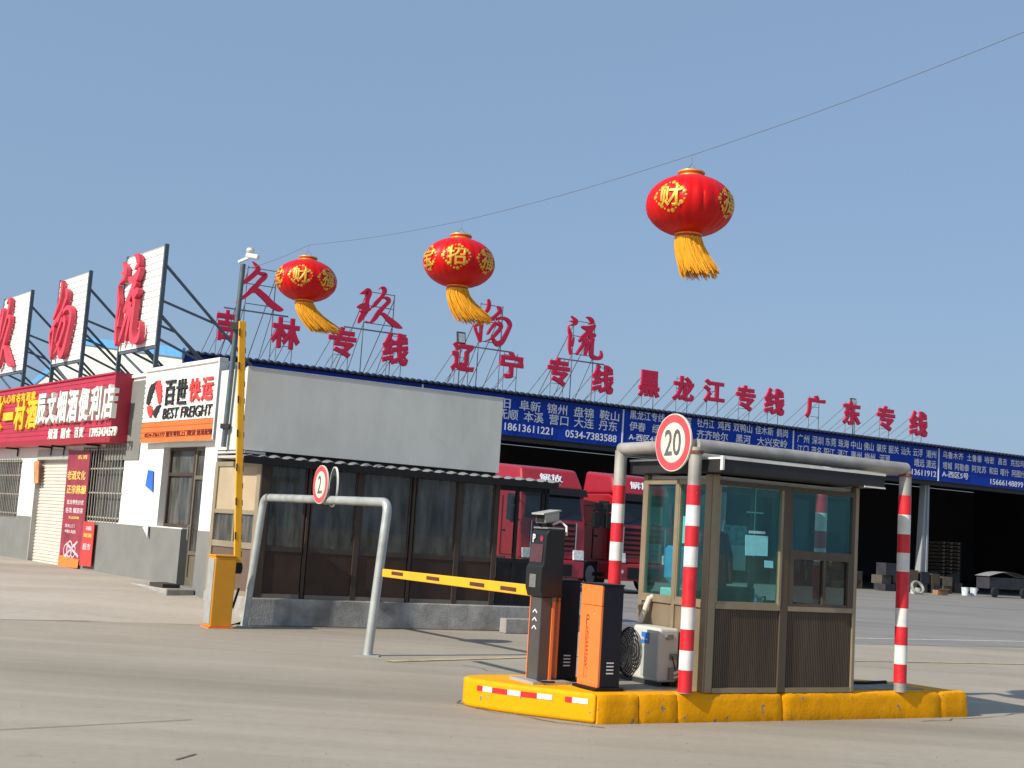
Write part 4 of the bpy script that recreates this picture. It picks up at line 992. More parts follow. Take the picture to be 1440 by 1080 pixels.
POLETOP = Vector((cp1.x, cp1.y, zT))

bx = ground(305, 882.5)
t = thing('raised_barrier', 'ochre barrier cabinet with its yellow boom raised upright', 'barrier', bx, RZA)
MB().box(-.17, .17, -.17, .17, .02, 1.1).build('cabinet', M_BARBOX, t, bevel=.015)
MB().box(-.185, -.171, -.15, .15, .06, 1.06).build('grey_door', mat('silver_door', (.44, .44, .42), .4, metal=.3), t, bevel=.004)
MB().box(-.2, .2, -.2, .2, 0, .02).build('base_plate', M_ORANGE, t)
MB().box(-.18, .18, -.18, .18, 1.1, 1.125).build('lid', M_BARBOX, t, bevel=.008)
a0 = Vector((.24, .0, .95)); tilt = -.066
tp = Vector((.24-.27+.0, .0, 4.84))
arm = MB().bar(a0, tp, .11, .05, up=(0, 1, 0)).build('boom', M_ARM, t, bevel=.008)
dd = (tp-a0); mk = MB()
for k in range(14):
    c = a0+dd*(.04+k*.069); mk.bar(c+Vector((.055, -.0, 0)), c+dd*.022+Vector((.055, 0, 0)), .012, .05, up=(0, 1, 0))
    if k % 2: 
        c2_ = c+Vector((-.05, -.028, 0)); mk.bar(c2_, c2_+dd*.03, .022, .006, up=(0, 1, 0))
mk.build('marking', M_INK, arm)
MB().tube([(.2, .0, .93), (.30, .0, .93)], .09, 16).build('hub', M_BLACK, t)
MB().bar((.22, -.0, .3), (.30, -.0, .62), .03).build('linkage', M_BLACK, t)

BPE = [ground(838, 1019), ground(1362, 1008), ground(658, 990)]
# slab joints
M_JOINT = mat('dark_joint', (.17, .148, .12), .9, var=.4, scale=20)
for a, b, w_ in (((-60, 1030), (270, 1012.5), .018), ((247, 1069), (275, 1061), .03), ((0, 871.5), (285, 876.5), .05), ((975, 1000), (975, 1000), 0)):
    if w_: strip(ground(*a), ground(*b), w_*.8, M_JOINT, .006)
gr_ = random.Random(21); gm = MB()
for k in range(520):
    if k < 320:
        t_ = gr_.random(); a_, b_ = ((BPE[0], BPE[1]) if k % 3 else (BPE[0], BPE[2])); P = a_.lerp(b_, t_)+Vector((gr_.gauss(0, .12), -abs(gr_.gauss(0, .16)), 0))
    else: P = ground(gr_.uniform(-40, 1480), 1085-150*gr_.random()**1.6)
    r0 = gr_.uniform(.003, .009); hh = r0*gr_.uniform(.5, 1)
    ring = [(P.x+r0*gr_.uniform(.6, 1.1)*math.cos(2*PI*j/5), P.y+r0*gr_.uniform(.6, 1.1)*math.sin(2*PI*j/5), .004) for j in range(5)]
    gm.add(ring+[(P.x, P.y, .004+hh)], [(j, (j+1) % 5, 5) for j in range(5)])
go_ = gm.build('grit', mat('grit_stone', (.25, .22, .175), .9, var=.6, scale=9), None); go_['kind'] = 'stuff'; go_['label'] = 'loose grit scattered over the worn concrete'; go_['category'] = 'grit'
def crack(name, pts, wd, seed):
    r_ = random.Random(seed); P = [ground(*p_) for p_ in pts]; fine = []
    for a_, b_ in zip(P, P[1:]):
        n_ = max(3, int((b_-a_).length/.22))
        for k in range(n_): fine.append(a_.lerp(b_, k/n_)+Vector((r_.uniform(-.05, .05), r_.uniform(-.05, .05), 0)))
    fine.append(P[-1]); m = MB(); v_ = []
    for k, p_ in enumerate(fine):
        d_ = (fine[min(k+1, len(fine)-1)]-fine[max(k-1, 0)]); d_ = Vector((-d_.y, d_.x, 0)).normalized()*wd*r_.uniform(.3, 1)*.5
        v_ += [(p_.x-d_.x, p_.y-d_.y, .007), (p_.x+d_.x, p_.y+d_.y, .007)]
    m.add(v_, [(2*k, 2*k+1, 2*k+3, 2*k+2) for k in range(len(fine)-1)]); o = m.build(name, M_JOINT, None); o['kind'] = 'structure'
crack('road_crack', [(640, 985), (668, 996), (700, 1003), (760, 1012), (850, 1024)], .03, 2)
crack('road_crack', [(1300, 1015), (1392, 1008), (1440, 1003)], .025, 3)
crack('road_crack', [(650, 936), (690, 944), (745, 948)], .03, 5)
# height bar
hR, hL = ground(517, 922), ground(343, 881)
hb = thing('height_barrier', 'galvanised pipe height barrier standing between island and office', 'height barrier', hR, 0)
tl = Vector((.12, .06, 0)); L0 = hL-hR; HB = 2.05
def rounded(p0, p1, p2, p3, r=.16, n=6):
    pts = [p0]
    for a_, b_, c_ in ((p0, p1, p2), (p1, p2, p3)):
        d1 = (a_-b_).normalized()*r; d2 = (c_-b_).normalized()*r
        for k in range(n+1):
            t_ = k/n; pts.append((1-t_)**2*(b_+d1)+2*t_*(1-t_)*b_+t_*t_*(b_+d2))
    return pts+[p3]
MB().tube(rounded(Vector((0, 0, 0)), tl+Z*HB, L0+tl*1.1+Z*(HB+.02), L0), .062, 16).build('pipe', M_GALV, hb, smooth=True)
for q in (Vector(), L0): MB().box(q.x-.16, q.x+.16, q.y-.12, q.y+.12, 0, .015).build('base_plate', M_GALV, hb)
def disc(name, parent, c, nrm, r, mats, text=None, tw=.3, th=.3):
    """round sign: rim, face ring, plate and number on real layers"""
    nrm = nrm.normalized(); ex = Vector((-nrm.y, nrm.x, 0)).normalized(); rot = Matrix((ex, Z.cross(nrm) if False else nrm.cross(ex), nrm)).transposed()
    c = Vector(c); up_ = nrm.cross(ex)
    pl_ = MB().lathe([(0, -.02), (r, -.02), (r, 0), (0, 0)], 48, c, rot).build(name, mats[0], parent)
    MB().lathe([(r*.965, .001), (r*.965, .004), (r*.70, .004), (r*.70, .001)], 48, c, rot).build('red_ring', mats[1], pl_)
    if text:
        l = MB(); lettering(l, text, c+nrm*.005, ex, up_, nrm, tw, th, .008, .002); l.build('number', mats[2], pl_)
    return pl_
M_CREAM = mat('cream_sign_face', (.74, .70, .56), .5, var=.06, scale=5, var2=.1, scale2=4)
M_RING = mat('faded_red_ring', (.66, .07, .085), .5, var=.15, scale=6)
M_NUM = mat('grey_number', (.11, .11, .115), .6, var=.2, scale=8)
LD = heading(60.4)
tpar = .50
mid = (tl+Z*HB).lerp(L0+tl*1.1+Z*(HB+.02), .47)
sg = thing('height_sign', 'small round red ringed sign reading 2 on the height barrier', 'road sign', hR, 0)
disc('plate', sg, mid-LD*.085+Z*.22, Vector((-.86, -.50, .0)), .285, (M_CREAM, M_RING, M_NUM), '2.', .17, .27)
sg2 = thing('height_sign', 'dark back of a second round sign on the height barrier', 'road sign', hR, 0)
d2 = MB(); nr = Vector((.90, .30, 0)).normalized(); ex = Vector((-nr.y, nr.x, 0)); rot = Matrix((ex, nr.cross(ex), nr)).transposed()
cc = mid+LD*.14+Z*.20
d2.lathe([(0, -.02), (.285, -.02), (.285, 0), (0, 0)], 48, cc, rot); d2.build('plate', M_DARKGREY, sg2)
MB().lathe([(.285, -.022), (.30, -.022), (.30, .004), (.285, .004), (.285, -.022)], 48, cc, rot).build('rim', M_WHT, sg2)
MB().bar(cc-Z*.25, cc-Z*.25-LD*.13, .04).build('bracket', M_GALV, sg2)

# ================================================================== ISLAND, BOOTH AND WHAT STANDS ON IT
RZI = 90-60.4; B0 = ground(990, 975, .28); B0.z = 0
IZ = .28
isl = thing('traffic_island', 'raised yellow kerbed island carrying the toll booth', 'traffic island', B0, RZI)
M_YELN = mat('sunlit_kerb_yellow', (.80, .385, .001), .6, chip=.65, spec=.15, var=.06, scale=3, bump=.2, bscale=20, var2=.14, scale2=2.2)  # kerb paint shifted yellower: the nose's sunlight is put into the colour
poly = [(-1.20, .10), (3.74, .10), (3.66, .84), (3.18, 1.13), (2.6, 1.40), (-1.0, 1.46), (-1.5, .7)]
M_YTOP = M_YEL
cr = MB().prism(poly, 0, IZ-.004); cr.build('body', M_YEL, isl, bevel=.03, seg=3)
ins = [(-.98, .2), (3.3, .2), (3.2, .78), (2.5, 1.2), (-.9, 1.25), (-1.2, .72)]
MB().prism(ins, IZ-.1, IZ+.006).build('paving', mat('island_paving', (.32, .29, .24), .9, var=.2, scale=5, bump=.3, bscale=40, var2=.5, scale2=2), isl)
def kerb(x0, x1, seed, tilt=0):
    r_ = random.Random(seed); n, k_ = max(6, int((x1-x0)/.05)), 7; m = MB()
    # front face, top and ends as one uneven cast block
    def pnt(i, j): 
        u_ = x0+(x1-x0)*i/n
        return u_
    ys0 = -.005+r_.uniform(-.008, .008)
    rows = []
    prof = [(.12, 0), (ys0-.004, 0), (ys0-.012, .05), (ys0-.006, .12), (ys0, .2), (ys0+.004, IZ-.045), (ys0+.016, IZ-.012), (ys0+.045, IZ+.002), (.12, IZ+.004)]
    for i in range(n+1):
        u_ = x0+(x1-x0)*i/n; e = min(i, n-i); pull = .012 if e == 0 else 0
        row = []
        for j, (y_, z_) in enumerate(prof):
            jit = r_.uniform(-.003, .003) if 0 < j < 8 else 0
            row.append((u_, y_+pull*(1 if j < 8 else 0)+jit, z_+(r_.uniform(-.004, .004) if 4 < j < 8 else 0)-pull*.5*(j > 4)))
        rows.append(row)
    N_ = len(prof)
    m.add([p_ for r2 in rows for p_ in r2], [(i*N_+j, (i+1)*N_+j, (i+1)*N_+j+1, i*N_+j+1) for i in range(n) for j in range(N_-1)]+[tuple(range(N_)), tuple(n*N_+j for j in range(N_-1, -1, -1))])
    return m.build('kerb_block', M_YEL, isl, smooth=True)
jx = [-1.26]+[Plane(Vector((B0.x, B0.y, 0)), 60.4)(px, 990)[0] for px in (899, 953, 1100, 1321)]+[3.79]
for i in range(5): kerb(jx[i]+.006, jx[i+1]-.006, 11+i)
# left nose: face carrying the reflective strips
nose_out = [(-1.27, .0), (-1.52, .33), (-1.74, .63), (-1.89, .88), (-1.98, 1.09), (-2.01, 1.22), (-1.98, 1.34), (-1.89, 1.42), (-1.74, 1.46), (-1.55, 1.475)]
nz = MB(); nz.prism(nose_out+[(-1.0, 1.47), (-1.22, .1)], 0, IZ+.002).build('nose_kerb', M_YELN, isl, smooth=True, bevel=.035, seg=4)
NP = [Vector((x, y, 0)) for x, y in nose_out]
def on_nose(t_):
    ls = [(NP[k+1]-NP[k]).length for k in range(5)]; d_ = t_*sum(ls)
    for k in range(5):
        if d_ <= ls[k] or k == 4: return NP[k].lerp(NP[k+1], d_/ls[k])
        d_ -= ls[k]
pc = [(.06, .17, 1), (.17, .22, 0), (.31, .42, 1), (.42, .54, 0), (.54, .64, 1), (.64, .76, 0), (.76, .84, 1), (.84, .89, 0)]
for wi in (0, 1):
    for a_, b_, w_ in pc:
        if w_ != wi: continue
        m = MB()
        pa, pb_ = on_nose(a_), on_nose(b_)
        d_ = (pb_-pa).normalized(); o_ = Vector((-d_.y, d_.x, 0))*1; o_ = o_ if o_.x < 0 else -o_
        for u0, u1 in ((pa, pb_),): m.hexa([u0+o_*.001+Z*.175, u1+o_*.001+Z*.175, u1+o_*.006+Z*.175, u0+o_*.006+Z*.175], [u0+o_*.001+Z*.225, u1+o_*.001+Z*.225, u1+o_*.006+Z*.225, u0+o_*.006+Z*.225])
        m.build('reflective_strip', M_WHT if wi else M_RED, isl)

def BP(x, y, z=0):   # island frame -> world
    u_ = heading(60.4); n_ = Vector((-u_.y, u_.x, 0)); return Vector((B0.x, B0.y, 0))+u_*x+n_*y+Z*z
bo = thing('toll_booth', 'bronze aluminium booth with teal glass on the yellow island', 'booth', BP(0, 0, IZ), RZI)
BW, BD, SILL, TOP = 2.02, 1.20, .88, 2.12
BF = Plane(BP(0, 0, 0), 60.4); xm0 = BF(1101, 760)[0]; xm1 = BF(1112, 760)[0]
po = MB()
po.box(0, .10, 0, .10, 0, TOP+.06); po.build('corner_post', M_BRONZE, bo, bevel=.02)
MB().box(-.015, .0, .012, .10, 0, TOP+.05).build('post_trim', M_BRONZE, bo, bevel=.004)
MB().box(BW-.05, BW, 0, .08, 0, TOP+.06).build('corner_post', M_BRONZE, bo, bevel=.01)
MB().box(0, .07, BD-.07, BD, 0, TOP+.06).build('corner_post', M_BRONZE, bo, bevel=.01)
MB().box(BW-.07, BW, BD-.07, BD, 0, TOP+.06).build('corner_post', M_BRONZE, bo, bevel=.01)
MB().box(xm0, xm1, 0.005, .06, 0.0, TOP).build('front_mullion', M_BPANEL, bo, bevel=.006)
MB().box(.10, xm0, .006, .06, TOP-.05, TOP).box(xm1, BW-.05, .006, .06, TOP-.05, TOP).build('head_rail', M_BPANEL, bo)
MB().box(.10, xm0, .004, .065, SILL-.05, SILL).box(xm1, BW-.05, .004, .065, SILL-.05, SILL).build('sill_rail', M_BRONZE, bo)
MB().box(.10, xm0, .006, .06, 0, .05).box(xm1, BW-.05, .006, .06, 0, .05).build('bottom_rail', M_BRONZE, bo)
def ribs(a, b, z0, z1, y, pitch=.024, dp=.007):   # vertically ribbed panel
    m = MB(); x = a; pts = []
    while x < b-1e-4:
        x2 = min(x+pitch, b); pts += [(x, y), (x+(x2-x)*.6, y), (x+(x2-x)*.7, y+dp), (x+(x2-x)*.95, y+dp)]; x = x2
    pts.append((b, y)); n = len(pts)
    return m.add([(p_[0], p_[1], z0) for p_ in pts]+[(p_[0], p_[1], z1) for p_ in pts], [(i, i+1, n+i+1, n+i) for i in range(n-1)])
ribs(.10, xm0, .05, SILL-.05, .02).build('lower_panel', M_BPANEL, bo, recalc=False)
ribs(xm1, BW-.05, .05, SILL-.05, .02).build('lower_panel', M_BPANEL, bo, recalc=False)
g1 = MB().box(.11, xm0-.005, .028, .034, SILL+.005, TOP-.055).build('window', M_TEAL, bo)
MB().box(.10, .125, .015, .05, SILL, TOP-.05).box(xm0-.03, xm0, .0, .05, SILL, TOP-.05).box(.125, xm0-.03, .01, .05, SILL, SILL+.025).build('window_frame', M_BRONZE, g1)
zmid = 1.40
g2 = MB().box(xm1+.01, BW-.06, .028, .034, zmid+.06, TOP-.055).build('window', M_TEAL, bo)
MB().box(xm1, BW-.05, .004, .055, zmid-.03, zmid+.06).box(BW-.09, BW-.05, .006, .055, zmid+.06, TOP-.05).box(xm1, xm1+.03, .01, .055, zmid+.06, TOP-.05).build('window_frame', M_BPANEL, g2)
g3 = MB().box(xm1+.05, BW-.12, .035, .04, SILL+.03, zmid-.04).build('sliding_window', glass('dim_glass', (.5, .55, .55), .8, film=(.2, .22, .22), fa=.05), bo)
xq = xm1+.50
MB().box(xm1, xm1+.06, .004, .06, SILL, zmid-.03).box(BW-.13, BW-.05, .004, .06, SILL, zmid-.03).box(xq-.02, xq+.02, .01, .06, SILL+.03, zmid-.03).box(xm1+.06, BW-.13, .01, .06, SILL, SILL+.03).build('window_frame', M_BPANEL, g3)
# end wall facing the lane
ym = .58
for y0, y1 in ((.10, ym-.025), (ym+.025, BD-.07)):
    gg = MB().box(.025, .031, y0, y1, SILL+.02, TOP-.05).build('window', M_TEAL, bo)
    MB().box(.005, .05, y0, y0+.02, SILL, TOP-.05).box(.005, .05, y1-.02, y1, SILL, TOP-.05).box(.004, .055, y0+.02, y1-.02, SILL+.0, SILL+.03).build('window_frame', M_BRONZE, gg)
    MB().box(.02, .045, y0, y1, .05, SILL-.05).build('lower_panel', mat('bronze_flat_panel', (.24, .185, .12), .5, metal=.2, var=.12, scale=3), bo)
MB().box(.0, .055, ym-.025, ym+.025, 0, TOP).box(-.004, .06, .10, ym-.025, SILL-.05, SILL).box(-.004, .06, ym+.025, BD-.07, SILL-.05, SILL).box(.0, .055, .10, BD-.07, TOP-.05, TOP).box(.0, .055, .10, ym-.025, 0, .05).box(0, .055, ym+.025, BD-.07, 0, .05).build('end_rail', M_BRONZE, bo)
# back and right walls
MB().box(.07, BW-.07, BD-.05, BD-.03, 0, SILL).box(BW-.05, BW-.02, .08, BD-.07, 0, SILL).build('rear_panel', M_BPANEL, bo)
MB().box(.07, BW-.07, BD-.045, BD-.038, SILL, TOP).build('rear_window', M_CLEAR, bo)
MB().box(BW-.045, BW-.038, .08, BD-.07, SILL, TOP).build('side_window', M_CLEAR, bo)
MB().box(.9, .96, BD-.06, BD-.02, SILL, TOP).box(1.5, 1.56, BD-.06, BD-.02, SILL, TOP).box(.07, BW-.07, BD-.06, BD-.02, TOP-.06, TOP).build('rear_mullion', M_BPANEL, bo)
MB().box(.06, BW-.06, .07, BD-.06, TOP+.01, TOP+.04).build('ceiling', M_WHT, bo)  # white panel added under the roof to bounce light into the booth
MB().box(.06, BW-.06, .07, BD-.06, .0, .03).build('floor', M_DARKGREY, bo)
# roof with a shallow hood
MB().box(-.10, BW+.10, -.26, BD+.12, TOP+.06, TOP+.20).build('roof', mat('dark_hood', (.026, .025, .027), .5, var=.15, scale=3, spec=.3), bo, bevel=.006)
MB().box(-.104, BW+.104, -.27, -.24, TOP+.19, TOP+.215).box(-.112, -.09, -.24, BD+.12, TOP+.19, TOP+.21).box(BW-.2, BW+.104, -.268, -.25, TOP+.052, TOP+.068).build('roof_edge', M_WHT, bo)
MB().box(-.12, -.095, -.28, -.245, TOP+.08, TOP+.22).build('roof_corner', M_WHT, bo)
# notices stuck on the glass, desk, chair, monitor (each stands on its own)
def notice(name, label, px, m, off=.024, txt=True):
    P = Plane(BP(0, off-.0, 0), 60.4); q = [(P(*k)[0], P(*k)[1]-IZ) for k in px]
    t = thing(name, label, 'notice', BP(0, 0, IZ), RZI)
    MB().extrude(q, (0, 0, 0), X, Z, -Y, -off, -off+.003).build('sheet', m, t)
    return t
notice('notice', 'turquoise sheet taped to the big front window of the booth', [(1048, 752), (1080, 754), (1079, 782), (1048, 781)], M_TEALPAPER)
notice('notice', 'narrow pale strip taped above the turquoise sheet', [(1053, 746), (1076, 747.5), (1076, 751), (1053, 750)], mat('pale_teal_paper', (.35, .58, .58), .7))
notice('notice', 'small turquoise card low on the front window of the booth', [(1075, 788), (1087, 789), (1087, 799), (1075, 798)], M_TEALPAPER)
# hanging cord with a cross piece
t = thing('hanging_hook', 'thin hanging wire with a small cross bar inside the booth', 'hanger', BP(.62, .07, IZ), RZI)
MB().bar((0, 0, 1.36), (0, 0, TOP), .006).bar((-.11, 0, 1.82), (.11, 0, 1.82), .012).build('wire', mat('pale_wire', (.5, .6, .6), .5), t)
t = thing('notice', 'white sheet hanging behind the lane side window of the booth', 'notice', BP(0, 0, IZ), RZI)
MB().box(.04, .043, .26, .52, 1.46, 1.74).build('sheet', M_PAPER, t)
t = thing('desk', 'grey desk inside the booth under the front windows', 'desk', BP(.2, .35, IZ+.03), RZI)
MB().box(0, 1.8, .1, .6, .70, .74).build('tabletop', mat('desk_top', (.16, .17, .17), .6), t)
for x_ in (.05, 1.7): MB().box(x_, x_+.05, .12, .58, 0, .70).build('leg', M_DARKGREY, t)
t = thing('monitor', 'dark computer monitor standing on the booth desk', 'monitor', BP(.45, .7, IZ+.77), RZI+20)
MB().box(-.24, .24, -.02, .02, .08, .42).build('screen', M_BLACK, t, bevel=.006); MB().box(-.02, .02, -.015, .02, 0, .1).box(-.1, .1, -.07, .07, 0, .012).build('stand', M_BLACK, t)
t = thing('chair', 'dark office chair inside the booth', 'chair', BP(.62, .42, IZ+.03), RZI-25)
MB().box(-.22, .22, -.1, .28, .42, .5).build('seat', M_BLACK, t, bevel=.03); MB().hexa([(-.2, -.14, .5), (.2, -.14, .5), (.2, -.08, .5), (-.2, -.08, .5)], [(-.22, -.2, 1.02), (.22, -.2, 1.02), (.22, -.15, 1.02), (-.22, -.15, 1.02)]).build('backrest', M_BLACK, t, bevel=.03)
MB().tube([(0, .1, .05), (0, .1, .42)], .03, 10).box(-.24, .24, .08, .12, .02, .06).box(-.02, .02, -.14, .34, .02, .06).build('leg', M_DARKGREY, t)
t = thing('fire_extinguisher', 'red fire extinguisher behind the small sliding window', 'extinguisher', BP(1.42, .48, IZ+.77), RZI)
MB().lathe([(0, 0), (.075, 0), (.08, .03), (.08, .34), (.05, .40), (.02, .42), (0, .42)], 20).build('cylinder', mat('dim_red', (.35, .02, .03), .4), t, smooth=True)
MB().box(-.02, .02, -.02, .02, .42, .50).bar((0, 0, .47), (.1, 0, .5), .02).build('valve', M_GALV, t)

t = thing('water_dispenser', 'white water dispenser with a blue bottle at the back of the booth', 'water dispenser', BP(.35, 1.0, IZ+.03), RZI)
MB().box(-.14, .14, -.13, .1, 0, .95).build('cabinet', M_WHT, t, bevel=.02)
MB().lathe([(.04, .95), (.06, 1.0), (.13, 1.06), (.135, 1.36), (.1, 1.40), (0, 1.40)], 20).build('bottle', mat('blue_bottle', (.10, .30, .55), .2), t, smooth=True)
t = thing('hung_jacket', 'dark red jacket hung at the back of the booth', 'jacket', BP(.85, 1.05, IZ), RZI)
jk = MB(); jk.hexa([(-.22, -.05, 1.0), (.22, -.05, 1.0), (.2, .05, 1.0), (-.2, .05, 1.0)], [(-.17, -.04, 1.62), (.17, -.04, 1.62), (.17, .05, 1.62), (-.17, .05, 1.62)]).build('body', mat('jacket_red', (.28, .03, .05), .9, var=.3, scale=6), t, bevel=.03)
for sd in (-1, 1): MB().tube([(sd*.16, 0, 1.58), (sd*.25, 0, 1.35), (sd*.27, 0, 1.05)], [.06, .055, .045], 10).build('sleeve', mat('jacket_red', (.28, .03, .05)), t, smooth=True)
MB().bar((0, .02, 1.62), (0, .05, 1.80), .012).build('hanger', M_GALV, t)
t = thing('wall_calendar', 'pale calendar hung on the rear window of the booth', 'calendar', BP(1.25, 1.13, IZ), RZI)
MB().box(-.17, .17, 0, .006, 1.2, 1.7).build('sheet', M_PAPER, t); MB().box(-.17, .17, -.003, 0, 1.48, 1.7).build('picture', mat('calendar_picture', (.30, .45, .50), .7, var=.5, scale=14), t)
t = thing('kettle', 'steel kettle standing on the booth desk', 'kettle', BP(1.15, .62, IZ+.77), RZI)
MB().lathe([(0, 0), (.085, 0), (.09, .06), (.07, .16), (.03, .19), (0, .2)], 20).build('body', M_CHROME, t, smooth=True); MB().tube([(.06, 0, .16), (.13, 0, .17), (.13, 0, .06), (.085, 0, .04)], .012, 8).build('handle', M_BLACK, t)

# canopy pipe frame with striped legs
cf = thing('pipe_frame', 'silver pipe frame on red and white striped posts round the booth', 'pipe frame', BP(0, 0, IZ), RZI)
pr = .066; PH = 2.44; pxs = (-.23, 2.72); pys = (.015, 1.32)
for x_ in pxs:
    for y_ in pys:
        lg_ = MB().tube([(x_, y_, 0), (x_, y_, PH-.02)], pr, 20).build('post', M_PIPE, cf, smooth=True)
        z_ = .02 if x_ < 0 else .12; k = 0
        z_ = (.01 if x_ < 0 else .10)
        segs = [.215, .19, .205, .215, .395, .20, .205, .205, .20] if x_ < 0 else [.20, .205, .20, .20, .40, .205, .205, .215, .215]
        for k, l_ in enumerate(segs):
            MB().tube([(x_, y_, z_), (x_, y_, z_+l_)], pr+.004, 20, caps=True).build('white_band' if k % 2 else 'red_band', M_WHT if k % 2 else M_RED, lg_, smooth=True); z_ += l_
MB().tube([(pxs[0], pys[0], PH), (pxs[1], pys[0], PH)], pr+.004, 20).build('top_pipe', M_PIPE, cf, smooth=True)
MB().tube([(pxs[0], pys[1], PH), (pxs[1], pys[1], PH)], pr, 20).build('top_pipe', M_PIPE, cf, smooth=True)
for x_ in pxs: MB().tube([(x_, pys[0], PH), (x_, pys[1], PH)], pr, 20).build('top_pipe', M_PIPE, cf, smooth=True)
M_RUST = mat('rust', (.16, .055, .03), .9, var=.4, scale=20)
for x_ in pxs: MB().tube([(x_, pys[0], PH-.085), (x_, pys[0], PH-.055)], pr+.012, 20).build('weld', M_RUST, cf, smooth=True)
sn = thing('speed_sign', 'large round red ringed sign reading 20 on the booth frame', 'road sign', BP(0, 0, IZ), RZI)
disc('plate', sn, (-.23-.09, .28, PH+.03), Vector((-1, 0.0, 0)), .295, (M_CREAM, M_RING, M_NUM), '20', .27, .27)
MB().box(-.30, -.22, .24, .32, PH-.12, PH+.1).build('bracket', M_GALV, sn)

# barrier cabinets
def cabinet(x, y, label):
    t = thing('barrier_cabinet', label, 'barrier', BP(x, y, IZ), RZI, 'orange fronted barrier cabinets')
    MB().box(0, .23, 0, .36, .03, 1.0).build('cabinet', mat('anthracite_coat', (.010, .010, .017), .45, var=.12, scale=5, spec=.3), t, bevel=.006)
    MB().hexa([(-.028, .0, .03), (0, .0, .03), (0, .36, .03), (-.028, .36, .03)], [(-.028, .0, .80), (0, .0, .80), (0, .36, .80), (-.028, .36, .80)]).build('front_panel', M_ORANGE, t, bevel=.004)
    MB().box(-.026, -.001, .001, .359, .805, 1.0).build('top_panel', M_ORANGE, t, bevel=.004)
    MB().box(-.03, .24, -.005, .365, 1.0, 1.018).build('lid', mat('anthracite_coat', (.028, .028, .042)), t, bevel=.006)
    vt = MB()
    for k in range(4): vt.box(.07, .15, -.003, .0, .16+k*.033, .172+k*.033)
    vt.build('vent_slots', M_WHT, t)
    lb = MB(); lettering(lb, 'P', (-.0285, .22, .66), -Y, Z, -X, .05, .10, .0); 
    for k in range(11): lb.box(-.0296, -.0284, .214, .226, .21+k*.036, .236+k*.036); lb.box(-.0296, -.0284, .196, .205, .10+k*.042, .125+k*.042)
    lb.box(-.0296, -.0284, .238, .246, .10, .70)
    lb.build('emblem', mat('brown_ink', (.12, .03, .015), .6), t)
    MB().tube([(-.034, .10, .72), (-.028, .10, .72)], .009, 10).build('lock', M_GALV, t)
    MB().box(-.06, .26, -.03, .39, 0, .03).build('base_plate', M_BLACK, t)
    return t
cabinet(-1.12, .19, 'orange and black barrier cabinet nearest the booth, logo on its front')
cb = cabinet(-1.20, .84, 'orange and black barrier cabinet behind the camera pillar, yellow boom attached')
ar = thing('boom_arm', 'long yellow boom arm reaching level across the lane', 'barrier arm', BP(-1.28, 1.02, IZ), RZI)
MB().hexa([(-.02, .0, .82), (.03, .0, .82), (.03, 3.98, .80), (-.02, 3.98, .80)], [(-.02, .0, .935), (.03, .0, .935), (.03, 3.98, .90), (-.02, 3.98, .90)]).build('boom', M_ARM, ar, bevel=.008)
mk = MB()
for y_ in (.55, 1.25, 2.35, 3.35): MB().box(-.0235, -.0205, y_, y_+.34, .842, .885).build('reflector', mat('brown_reflector', (.10, .03, .012), .35), ar)
MB().box(-.035, .045, -.16, .12, .78, .96).build('clamp', M_GALV, ar, bevel=.01)

# camera pillar
lp = thing('camera_pillar', 'black entry pillar with plate camera, letter P and white arrows', 'camera pillar', BP(-1.47, .74, IZ), RZI)
MB().box(-.12, .32, -.1, .36, 0, .03).build('base_plate', M_GALV, lp)
MB().box(.0, .13, .04, .24, .03, .84).build('column', mat('graphite_coat', (.07, .066, .062), .45, var=.12, scale=5), lp, bevel=.01)
MB().box(.13, .16, .03, .06, .03, .80).build('orange_edge', M_ORANGE, lp)
MB().box(-.006, .0, .232, .243, .03, .84).build('orange_edge', M_ORANGE, lp)
hdm = MB()
sp_ = [(-.02, .84), (-.05, .93), (-.05, 1.13), (-.025, 1.16), (-.01, 1.46), (.02, 1.51), (.19, 1.51), (.21, 1.46), (.21, .84)]
hdm.extrude(sp_, (0, -.01, 0), X, Z, Y, 0, .30); hdm.build('head', mat('black_head', (.014, .014, .015), .38, var=.1, scale=5, spec=.35), lp, bevel=.012)
MB().hexa([(-.031, .03, 1.18), (-.026, .03, 1.18), (-.026, .26, 1.18), (-.031, .26, 1.18)], [(-.021, .03, 1.36), (-.016, .03, 1.36), (-.016, .26, 1.36), (-.021, .26, 1.36)]).build('display', mat('dim_display', (.09, .035, .04), .15, var=.2, scale=20), lp)
MB().box(.0, .20, .0, .28, 1.511, 1.532).build('cap', mat('graphite_cap', (.20, .19, .18), .4), lp, bevel=.01)
pb = MB(); lettering(pb, 'P', (-.020, .205, 1.415), -Y, Z, -X, .05, .085, .02); pb.build('lettering', M_LET, lp)
MB().lathe([(0, 0), (.03, 0), (.03, .003), (0, .003)], 20, (-.0165, .07, 1.415), Matrix.Rotation(-PI/2, 3, 'Y')).build('red_disc', mat('dim_red_disc', (.30, .02, .05), .4), lp)
MB().box(-.056, -.05, .08, .2, .93, 1.06).build('speaker_grille', mat('grey_grille', (.16, .16, .15), .5, var=.5, scale=120), lp)
ch_ = MB()
for z_ in (.70, .62, .54):
    ch_.bar((-.004, .10, z_-.02), (-.004, .14, z_+.012), .012, .003, up=(1, 0, 0)); ch_.bar((-.004, .18, z_-.02), (-.004, .14, z_+.012), .012, .003, up=(1, 0, 0))
ch_.build('arrow', M_LET, lp)
